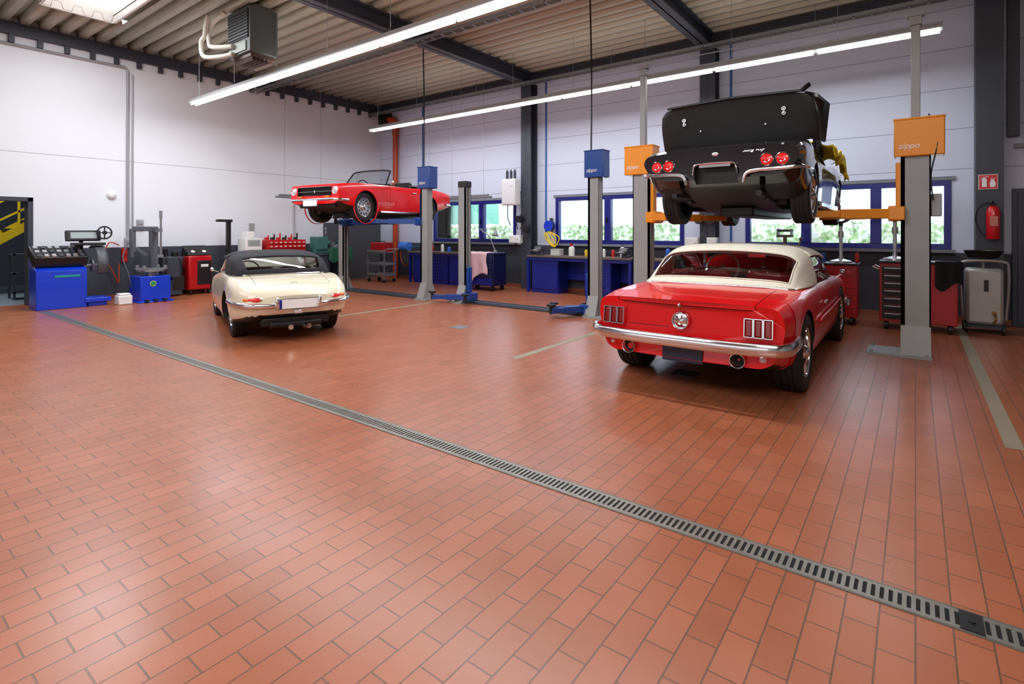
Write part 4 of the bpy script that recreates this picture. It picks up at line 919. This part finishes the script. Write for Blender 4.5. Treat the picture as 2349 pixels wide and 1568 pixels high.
def compressor():
    t=T('parts_washer','dark grey cabinet with hoses beside the tyre machine','machine',(-13.4,4.95,0))
    b=B(); b.box((0,0,.45),(.4,.4,.86)); b.obj('cabinet',GREYD,t,bev=.02)
    b=B(); b.cyl((.0,-.08,.88),(.0,-.08,1.05),.05); b.cyl((.02,.1,.88),(.02,.1,.98),.07); b.obj('filter_bowl',BLACK,t)
    for q in(-1,1):
        b=B(); b.tube([(.1,q*.1,.9),(.24,q*.14,.8),(.26,q*.16,.5),(.22,q*.1,.3)],.014); b.obj('hose',RUBH,t)
compressor()
def socket(x,y,z,lab='grey wall socket box'):
    b=B(); b.box((0,0,0),(.06,.12,.22)); b.box((.035,0,.04),(.02,.08,.08)); b.obj('socket_box',CON,loc=(x,y,z),label=lab,cat='socket',bev=.008)
socket(XL+.03,4.27,1.2); socket(XL+.03,4.5,1.6)
b=B(); b.box((0,0,0),(.08,.1,.3)); b.box((.05,0,.05),(.04,.06,.08)); b.obj('socket_box',REDM,loc=(XL+.04,4.2,.93),label='red power outlet on the wall',cat='socket',bev=.01)
B().lathe([(.0,.075),(.042,.07),(.08,.04),(.095,.0)],(0,0,0),(1,0,0),24).obj('wall_dome',WHITEP,loc=(XL,3.98,2.22),label='round white dome fixed on the wall',cat='dome')
pipe('hose_loop',[(XL+.06,4.1,1.15),(XL+.12,3.9,1.2),(XL+.1,3.85,.9),(XL+.14,4.0,.5),(XL+.1,4.08,.35),(XL+.06,4.1,.75)],.012,OR,'orange hose looped on the wall',cat='hose',sm=6)
# ================= BACK WALL BENCHES
TOP=mat('bench_top',(100,88,76),.5,0,.15,scale=12)
def bench(x0,x1,label,units,y0=10.42,z=.88):
    t=T('workbench',label,'workbench',((x0+x1)/2,0,0)); L=x1-x0
    b=B(); b.b2((-L/2,y0,z-.045),(L/2,11.08,z)); b.obj('worktop',TOP,t,bev=.005)
    for x in(-L/2+.04,L/2-.04):
        for y in(y0+.05,11.02):
            b=B(); b.b2((x-.03,y-.03,0),(x+.03,y+.03,z-.045)); b.obj('leg',NAVY,t)
    b=B(); b.b2((-L/2+.07,10.98,.3),(L/2-.07,11.0,z-.05)); b.obj('back_panel',NAVY,t)
    b=B(); b.b2((-L/2+.02,y0+.03,z-.12),(L/2-.02,y0+.06,z-.045)); b.obj('apron',NAVY,t)
    for (u0,u1,n) in units:
        a=-L/2+u0;c=-L/2+u1
        b=B(); b.b2((a,y0+.08,.0),(c,10.95,z-.07)); b.obj('cabinet',NAVY,t,bev=.006)
        h=(z-.17)/n
        for i in range(n):
            b=B(); b.b2((a+.015,y0+.06,.1+i*h),(c-.015,y0+.08,.1+(i+1)*h-.012)); b.b2((a+.12,y0+.035,.1+(i+1)*h-.05),(c-.12,y0+.06,.1+(i+1)*h-.035)); b.obj('drawer' if n>1 else 'door',NAVY,t,bev=.004)
    return t
bench(-11.6,-9.3,'blue steel workbench with cabinets below the window',[(.15,.8,1),(.85,1.5,4),(1.55,2.15,1)])
bench(-7.45,-4.75,'blue steel workbench with wooden top and drawers',[(.12,.85,1),(1.55,2.2,4)])
bench(-4.55,-1.65,'blue steel workbench with wooden top near the windows',[(.2,.9,3),(1.8,2.5,1)])
def bluecart():
    t=T('tool_trolley','dark blue tool trolley with drawers','trolley',(-8.55,10.2,0)); DB=mat('trolley_navy',(14,20,70),.4)
    b=B(); b.box((0,0,.5),(.95,.5,.75)); b.box((0,0,.9),(1.0,.54,.05)); b.obj('body',DB,t,bev=.01)
    for i in range(4):
        b=B(); b.box((0,-.26,.22+i*.18),(.88,.02,.165)); b.box((0,-.275,.28+i*.18),(.7,.015,.015)); b.obj('drawer',NAVY if i<1 else DB,t,bev=.004)
    castors(t,[(x,y) for x in(-.4,.4) for y in(-.18,.18)],.06,.04)
bluecart()
PK=mat('cloth_pink',(226,188,196),.85,0,.06)
def fp(u,v):
    x=-8.98+.72*u+.02*sin(v*9); s=.25
    if v<s: return (x,10.2-.27*v/s,.935+.006*sin(u*18))
    q=(v-s)/(1-s); return (x+.03*sin(u*8)*q,9.915-.025*sin(u*16)*q-.02*q,.93-(.62+.12*sin(u*5+.5))*q)
cloth('pink_cloth',PK,'pale pink cloth hanging over the blue trolley',36,24,fp)
def bottle(x,y,z,m,h=.22,r=.04,label='plastic spray bottle on the bench',spray=False):
    t=T('bottle',label,'bottle',(x,y,z))
    b=B(); b.lathe([(0,0),(r,0),(r,h*.65),(r*.9,h*.75),(r*.35,h*.88),(r*.35,h*.9),(0,h*.9)],(0,0,0),(0,0,1),18); b.obj('body',m,t)
    b=B(); b.cyl((0,0,h*.88),(0,0,h),r*.4,n=12)
    if spray: b.box((0,-.02,h+.015),(.03,.09,.035)); b.bar((0,-.03,h),(0,-.05,h-.06),.012,.012)
    b.obj('cap',REDM if spray else BLACK,t)
RB=mat('bottle_red',(200,30,25),.4); WBt=mat('bottle_white',(225,225,220),.4); BB=mat('bottle_blue',(40,90,190),.4); YB_=mat('bottle_yellow',(220,180,40),.4)
bottle(-6.35,10.7,.88,WBt,.26,.07,'white spray bottle with red head on the bench',True)
for (x,y,m,h,r,l) in((-5.55,10.75,WBt,.2,.04,'small white bottle on the bench'),(-5.35,10.8,RB,.18,.035,'small red bottle on the bench'),(-10.9,10.7,RB,.22,.04,'red bottle on the bench'),(-10.6,10.8,WBt,.24,.045,'white bottle on the bench'),(-9.9,10.8,BB,.2,.04,'blue bottle on the bench'),(-9.6,10.75,YB_,.22,.045,'yellow bottle on the bench'),(-10.25,10.7,BB,.16,.05,'small blue bottle on the bench'),(-6.05,10.85,YB_,.17,.04,'small yellow bottle on the bench'),(-5.15,10.85,WBt,.26,.05,'tall white bottle on the bench'),(-4.1,10.8,BB,.24,.05,'blue bottle on the bench'),(-3.9,10.85,RB,.2,.04,'red bottle on the bench'),(-2.5,10.8,WBt,.22,.05,'white bottle on the bench'),(-1.85,10.8,YB_,.2,.04,'yellow bottle on the bench')):
    bottle(x,y,.88,m,h,r,l)
def vise(x,y,z):
    t=T('bench_vise','dark steel bench vise bolted to the bench','vise',(x,y,z))
    b=B(); b.cyl((0,0,0),(0,0,.06),.1,n=20); b.box((0,0,.1),(.14,.16,.1)); b.box((0,-.01,.17),(.16,.05,.08)); b.obj('body',GREYD,t,bev=.008)
    b=B(); b.box((0,-.14,.12),(.1,.2,.06)); b.box((0,-.12,.17),(.16,.05,.08)); b.cyl((0,-.24,.12),(0,-.3,.12),.02); b.bar((-.1,-.28,.12),(.1,-.28,.12),.012,.012); b.obj('jaw',STEEL,t,bev=.005)
vise(-7.15,10.6,.88); vise(-4.95,10.6,.88)
for (x,y,c,l) in((-6.75,10.7,(190,190,185),'grey cardboard box on the bench'),(-5.75,10.7,(60,60,62),'black plastic case on the bench'),(-11.2,10.75,(180,150,110),'brown cardboard box on the bench'),(-2.2,10.8,(61,110,60),'green box on the bench'),(-3.0,10.75,(120,90,60),'brown cardboard box on the bench')):
    b=B(); b.box((0,0,.07),(.24,.2,.14)); b.box((0,0,.145),(.25,.21,.015)); b.obj('storage_box',mat('boxcol%d'%c[0],c,.7),loc=(x,y,.88),label=l,cat='box',bev=.005)
def angle_lamp(x,y,z):
    t=T('desk_lamp','grey articulated lamp arm clamped to the trolley','lamp',(x,y,z))
    b=B(); b.cyl((0,0,0),(0,0,.05),.05); b.bar((0,0,.05),(-.18,0,.4),.02,.02); b.bar((-.18,0,.4),(-.5,.0,.58),.02,.02); b.obj('arm',GREYP,t)
    b=B(); b.lathe([(.03,0),(.05,-.08),(.09,-.14)],(.02,0,.55),(0,.2,1),20); b.bar((-.5,0,.58),(.02,0,.57),.015,.015); b.obj('lamp_shade',GREYP,t,sol=.004)
angle_lamp(-8.3,10.3,.925)
def ctrl(x):
    t=T('control_cabinet','white fluid dispensing cabinet mounted beside the column','cabinet',(x,10.75,2.1))
    b=B(); b.box((0,0,.33),(.42,.25,.66)); b.obj('housing',WHITEP,t,bev=.015)
    b=B(); b.box((0,-.13,.33),(.38,.012,.6)); b.box((.1,-.14,.5),(.1,.01,.06)); b.obj('door',mat('white_door',(215,216,218),.4),t,bev=.005)
    for i in(-1,0,1):
        b=B(); b.cyl((i*.12,0,.66),(i*.12,0,.86),.035); b.cyl((i*.12,0,.86),(i*.12,0,.9),.02); b.obj('solenoid_valve',GREYD,t)
    for pts in([(-.1,0,0),(-.12,.02,-.3),(-.05,.05,-.5)],[(.1,0,0),(.1,.02,-.25),(.15,.08,-.6)]):
        b=B(); b.tube(pts,.012); b.obj('hose',RUBH,t)
    b=B(); b.box((0,.24,.33),(.3,.24,.06)); b.obj('bracket',GREYD,t)
ctrl(-8.15)
def reel(x,z,lab,m=BLACK,y=10.8,r=.09):
    t=T('hose_reel',lab,'hose reel',(x,y,z))
    b=B(); b.lathe([(0,-.06),(r,-.06),(r,-.05),(r*.55,-.05),(r*.55,.05),(r,.05),(r,.06),(0,.06)],(0,0,0),(0,1,0),24); b.obj('drum',m,t)
    b=B(); b.lathe([(r*.55,-.045),(r*.9,-.04),(r*.93,0),(r*.9,.04),(r*.55,.045)],(0,0,0),(0,1,0),24); b.tube([(r*.8,0,-.03),(r*.85,-.02,-.15),(r*.4,-.03,-.25)],.01); b.obj('hose',RUBH,t)
    b=B(); b.box((0,.09,r*.4),(.06,.06,r*2.2)); b.obj('bracket',GREYD,t)
reel(-7.92,1.75,'black hose reel fixed on the steel column'); reel(-7.7,1.5,'black hose reel fixed on the steel column'); reel(-3.45,1.68,'black hose reel fixed on the steel column',y=10.78); reel(-3.22,1.68,'black hose reel fixed on the steel column',y=10.78)
reel(-7.2,1.58,'round blue cable reel with yellow cables on the wall',BLUE,11.06,.13)
def yc():
    t=T('yellow_cable','yellow cables looped below the blue reel','cable',(0,0,0))
    for k in range(3):
        b=B(); b.tube([(-7.28+k*.03,10.96,1.42),(-7.2+k*.08,10.92,1.25-k*.05),(-7.0+k*.03,10.92,1.08),(-7.05+k*.1,10.95,1.3),(-7.18+k*.03,10.97,1.43)],.012); b.obj('cable_loop',YEL,t)
yc()
def panelbox(x,y,z,w,h,lab):
    b=B(); b.box((0,0,0),(w,.12,h)); b.box((0,-.065,0),(w*.85,.01,h*.85)); b.box((w*.25,-.075,h*.1),(.04,.02,.05)); b.obj('distribution_box',WHITEP,loc=(x,y,z),label=lab,cat='electrical box',bev=.008)
panelbox(-8.05,10.82,1.25,.35,.2,'white socket distribution box on the column'); panelbox(-3.6,10.82,1.2,.25,.25,'white socket distribution box on the column'); panelbox(-3.2,10.82,1.2,.2,.25,'white socket distribution box on the column')
b=B(); b.cyl((-.18,0,0),(.18,0,0),.13,n=28); b.cyl((-.2,0,0),(.2,0,0),.05); b.bar((-.2,0,0),(-.2,.44,0),.02,.02); b.bar((.2,0,0),(.2,.44,0),.02,.02); b.obj('paper_roll',mat('roll_blue',(60,120,210),.8),loc=(-12.1,10.75,1.0),label='blue paper towel roll in a wall holder',cat='paper roll')
b=B(); b.tube([(.22*cos(.5*i),.02*i/30,.3*sin(.5*i)) for i in range(26)],.014,sm=2); b.obj('orange_hose',OR,loc=(-12.5,11.12,.7),label='orange hose coiled on the wall',cat='hose')
# ================= RIGHT SIDE
def redcab(x,y,w,d,h,label,drawersx,dm):
    t=T('tool_cabinet',label,'tool cabinet',(x,y,0))
    b=B(); b.box((0,0,.12+(h-.12)/2),(w,d,h-.12)); b.obj('body',REDM,t,bev=.012)
    b=B(); b.box((0,0,h+.015),(w+.02,d+.02,.03)); b.obj('worktop',BLACK,t,bev=.005)
    n=7; hh=(h-.2)/n; a,c=drawersx
    for i in range(n):
        b=B(); b.b2((a,-d/2-.02,.16+i*hh),(c,-d/2,.16+(i+1)*hh-.012)); b.obj('drawer',dm,t,bev=.003)
        b=B(); b.b2((a+.03,-d/2-.035,.16+(i+1)*hh-.04),(c-.03,-d/2-.02,.16+(i+1)*hh-.025)); b.obj('drawer_handle',ALU if dm is BLACK else REDM,t)
    castors(t,[(sx*(w/2-.08),sy*(d/2-.07)) for sx in(-1,1) for sy in(-1,1)],.065,.04)
    b=B(); b.tube([(-w/2,-d/2+.05,h-.1),(-w/2-.08,-d/2+.05,h-.06),(-w/2-.08,d/2-.05,h-.06),(-w/2,d/2-.05,h-.1)],.012,sm=1); b.obj('handle',CHROME,t)
redcab(-1.02,9.95,.62,.5,.92,'red tool cabinet on castors with black top',(-.28,.28),REDM)
redcab(.02,9.9,.9,.5,.98,'wide red tool cabinet with black drawer fronts on castors',(-.42,.0),BLACK)
cloth('black_cloth',mat('cloth_black',(16,16,18),.9),'black cloth hung over the edge of the red cabinet',20,16,lambda u,v:(.22+.3*u,9.6-.02*sin(u*12)*v-.01,1.03-.42*v*(.85+.15*sin(u*6))))
def jack(x,y,z,lab):
    t=T('support_stand',lab,'stand',(x,y,z))
    b=B(); b.lathe([(0,0),(.16,0),(.15,.03),(.04,.06),(.025,.1),(.025,.62),(0,.62)],(0,0,0),(0,0,1),20); b.cyl((0,0,.4),(0,0,.5),.04); b.obj('column',ALU,t)
    b=B(); b.tube([(-.16,0,.72),(-.1,0,.68),(0,0,.64),(.1,0,.68),(.16,0,.72)],.02); b.cyl((0,0,.58),(0,0,.65),.03); b.obj('saddle',BLACK,t)
jack(-.95,9.95,.95,'silver support stand with black curved saddle'); jack(-.25,9.95,1.01,'silver support stand with black curved saddle')
for (x,m,l) in((-1.2,BB,'blue spray can on the red cabinet'),(-.74,RB,'red spray can on the red cabinet')): bottle(x,10.05,.952,m,.18,.03,l)
bottle(.1,10.05,1.012,WBt,.2,.035,'white spray can on the red cabinet')
def gearjack(x,y):
    t=T('transmission_jack','grey hydraulic transmission jack with pump handle','jack',(x,y,0))
    b=B()
    for a in(.4,2.0,3.5,5.1): b.bar((0,0,.1),(.4*cos(a),.4*sin(a),.07),.06,.05); b.cyl((.4*cos(a)-.02,.4*sin(a),.04),(.4*cos(a)+.02,.4*sin(a),.04),.04)
    b.obj('base',GREYD,t)
    b=B(); b.cyl((0,0,.08),(0,0,1.0),.06); b.cyl((0,0,1.0),(0,0,1.35),.03); b.box((0,0,1.37),(.22,.18,.04)); b.obj('cylinder',GREYP,t)
    b=B()
    for q in(-1,1): b.box((q*.1,0,1.43),(.02,.16,.12))
    b.cyl((-.12,0,1.46),(.12,0,1.46),.02); b.bar((.05,0,.9),(.25,-.1,1.3),.02,.02); b.sph((.25,-.1,1.32),.03); b.obj('saddle',STEEL,t)
gearjack(-1.72,9.75)
def oiltank(x,y):
    t=T('oil_drainer','grey steel mobile waste oil tank with tubular handle','oil drainer',(x,y,0)); t.scale=(.82,.9,1)
    b=B(); b.box((0,0,.52),(.5,.42,.8)); b.obj('tank',mat('tank_grey',(172,172,168),.4,.4,.15,4),t,bev=.05)
    b=B(); b.tube([(-.28,-.12,.2),(-.31,-.14,.6),(-.31,-.14,.92),(-.24,-.14,1.02),(.24,-.14,1.02),(.31,-.14,.92),(.31,-.14,.6),(.28,-.12,.2)],.02,sm=3); b.obj('handle',ALU,t)
    b=B(); b.cyl((0,.05,.9),(0,.05,1.1),.03); b.obj('neck',STEEL,t)
    b=B(); b.lathe([(.05,1.06),(.2,1.09),(.26,1.17),(.27,1.17),(.21,1.07),(.05,1.04)],(0,.05,0),(0,0,1),28); b.obj('tray',BLACK,t)
    b=B(); b.cyl((.12,-.2,.3),(.12,-.27,.3),.03); b.tube([(.12,-.27,.3),(.14,-.3,.22),(.1,-.28,.16)],.014); b.obj('valve',BRASS,t)
    b=B(); b.box((.02,-.215,.68),(.06,.02,.16)); b.obj('level_gauge',BLACK,t)
    castors(t,[(-.26,.1),(.26,.1),(-.24,-.2),(.24,-.2)],.06,.035)
    b=B(); b.box((0,0,.1),(.56,.46,.04)); b.obj('frame',GREYD,t)
oiltank(.78,10.25)
def ext():
    t=T('fire_extinguisher','red fire extinguisher with black hose on the steel column','fire extinguisher',(.93,10.76,1.33)); t.scale=(.9,.9,.9)
    RX=mat('extinguisher_red',(205,14,20),.3,coat=.5)
    b=B(); b.lathe([(0,0),(.08,0),(.09,.02),(.09,.46),(.07,.53),(.03,.56),(0,.56)],(0,0,0),(0,0,1),28); b.obj('cylinder',RX,t)
    b=B(); b.box((0,-.091,.3),(.1,.005,.16)); b.obj('label_patch',mat('label_cream',(200,120,100),.5),t)
    b=B(); b.cyl((0,0,.55),(0,0,.6),.03); b.bar((0,.0,.62),(-.02,-.1,.64),.02,.02); b.bar((0,.0,.6),(-.02,-.09,.58),.02,.02); b.obj('valve',BLACK,t)
    b=B(); b.tube([(0,0,.58),(-.1,-.02,.6),(-.2,-.02,.5),(-.22,-.02,.3),(-.16,-.03,.12),(-.1,-.05,.06)],.012); b.obj('hose',BLACK,t)
    b=B(); b.box((0,.095,.3),(.06,.02,.5)); b.obj('bracket',BLACK,t)
ext()
def sign():
    t=T('fire_extinguisher_sign','red square sign with extinguisher and flame symbols','sign',(.88,YB-.346,2.2)); W=WHITEP; SR=mat('sign_red',(205,20,28),.4); t.scale=(.8,1,.8)
    b=B(); b.box((0,0,0),(.28,.01,.28)); b.obj('panel',W,t)
    b=B(); b.box((0,-.006,0),(.26,.004,.26)); b.obj('panel_face',SR,t)
    b=B(); b.box((-.055,-.009,-.02),(.07,.003,.15)); b.sph((-.055,-.009,.055),(.035,.002,.02)); b.box((-.055,-.009,.085),(.02,.003,.03)); b.bar((-.055,-.009,.09),(.0,-.009,.10),.003,.012); b.bar((-.1,-.009,.08),(-.055,-.009,.09),.003,.012); b.bar((-.1,-.009,.085),(-.11,-.009,.0),.003,.01); b.obj('extinguisher_symbol',W,t)
    b=B(); b.add([(.03,-.009,-.1),(.1,-.009,-.1),(.11,-.009,-.03),(.085,-.009,.02),(.095,-.009,.08),(.06,-.009,.03),(.055,-.009,.09),(.035,-.009,.02),(.02,-.009,-.04)],[(0,1,2,3,4,5,6,7,8)]); b.obj('flame_symbol',W,t)
sign()
pipe('conduit',[(1.45,YB-.03,5.4),(1.45,YB-.03,2.85)],.03,BLP,'blue-grey conduit beside the dark column')
pipe('conduit',[(1.2,YB-.035,2.75),(1.9,YB-.035,2.75)],.035,CON,'grey horizontal pipe beside the column')
# ================= LIGHTS
def area(name,loc,rot,sx,sy,e,col=(1,1,1)):
    l=bpy.data.lights.new(name,'AREA'); l.shape='RECTANGLE'; l.size=sx; l.size_y=sy; l.energy=e; l.color=col
    o=bpy.data.objects.new(name,l); COL.objects.link(o); o.location=loc; o.rotation_euler=rot; return o
COOL=(.92,.95,1.0)
area('lamp_and_fill',(-5.9,9.5,4.17),(0,0,0),12,.2,205,COOL)
area('lamp_and_fill',(-6.3,5.1,4.14),(0,0,0),12,.2,300,COOL)
area('ceiling_fill',(-5.9,9.5,4.42),(pi,0,0),12,.2,22,(1,.97,.9))  # upward fill added above the lamps to lighten the ceiling
area('ceiling_fill',(-6.3,5.1,4.40),(pi,0,0),12,.2,30,(1,.97,.9))  # same added upward fill over the nearer lamp row
area('lamp_and_fill',(-5.0,.6,4.3),(0,0,0),13,.2,120,COOL)  # unseen third row, added to light the rear faces of the cars
area('ceiling_fill',(-5.0,.6,4.5),(pi,0,0),13,.2,25,(1,.97,.9))  # upward half of the added unseen row
area('skylight_and_fill',(-11.1,3.05,5.4),(0,0,0),2.2,1.0,150,(.93,.96,1))
area('skylight_and_fill',(-5.6,-2.1,5.2),(radians(18),0,0),4,2.5,135,(.97,.97,1))  # fill added behind the camera at an unseen skylight
area('skylight_and_fill',(1.2,-2.1,5.2),(radians(18),0,0),4,2.5,270,(1,.95,.87))  # added unseen skylight fill, tinted warm for the right side
area('rear_fill',(-3.5,-4.85,1.9),(radians(90),0,0),9,2.4,60,(.97,.98,1))  # fill added behind the camera to brighten car rears; no door there
area('annex_fill',(-16,2,3.3),(0,0,0),1.5,1.5,60,COOL)  # fill added to brighten the annex, without a fixture
W=bpy.data.worlds.new('world'); SC.world=W; W.use_nodes=True; bg=W.node_tree.nodes['Background']; bg.inputs[0].default_value=(.84,.92,1,1); bg.inputs[1].default_value=6.5
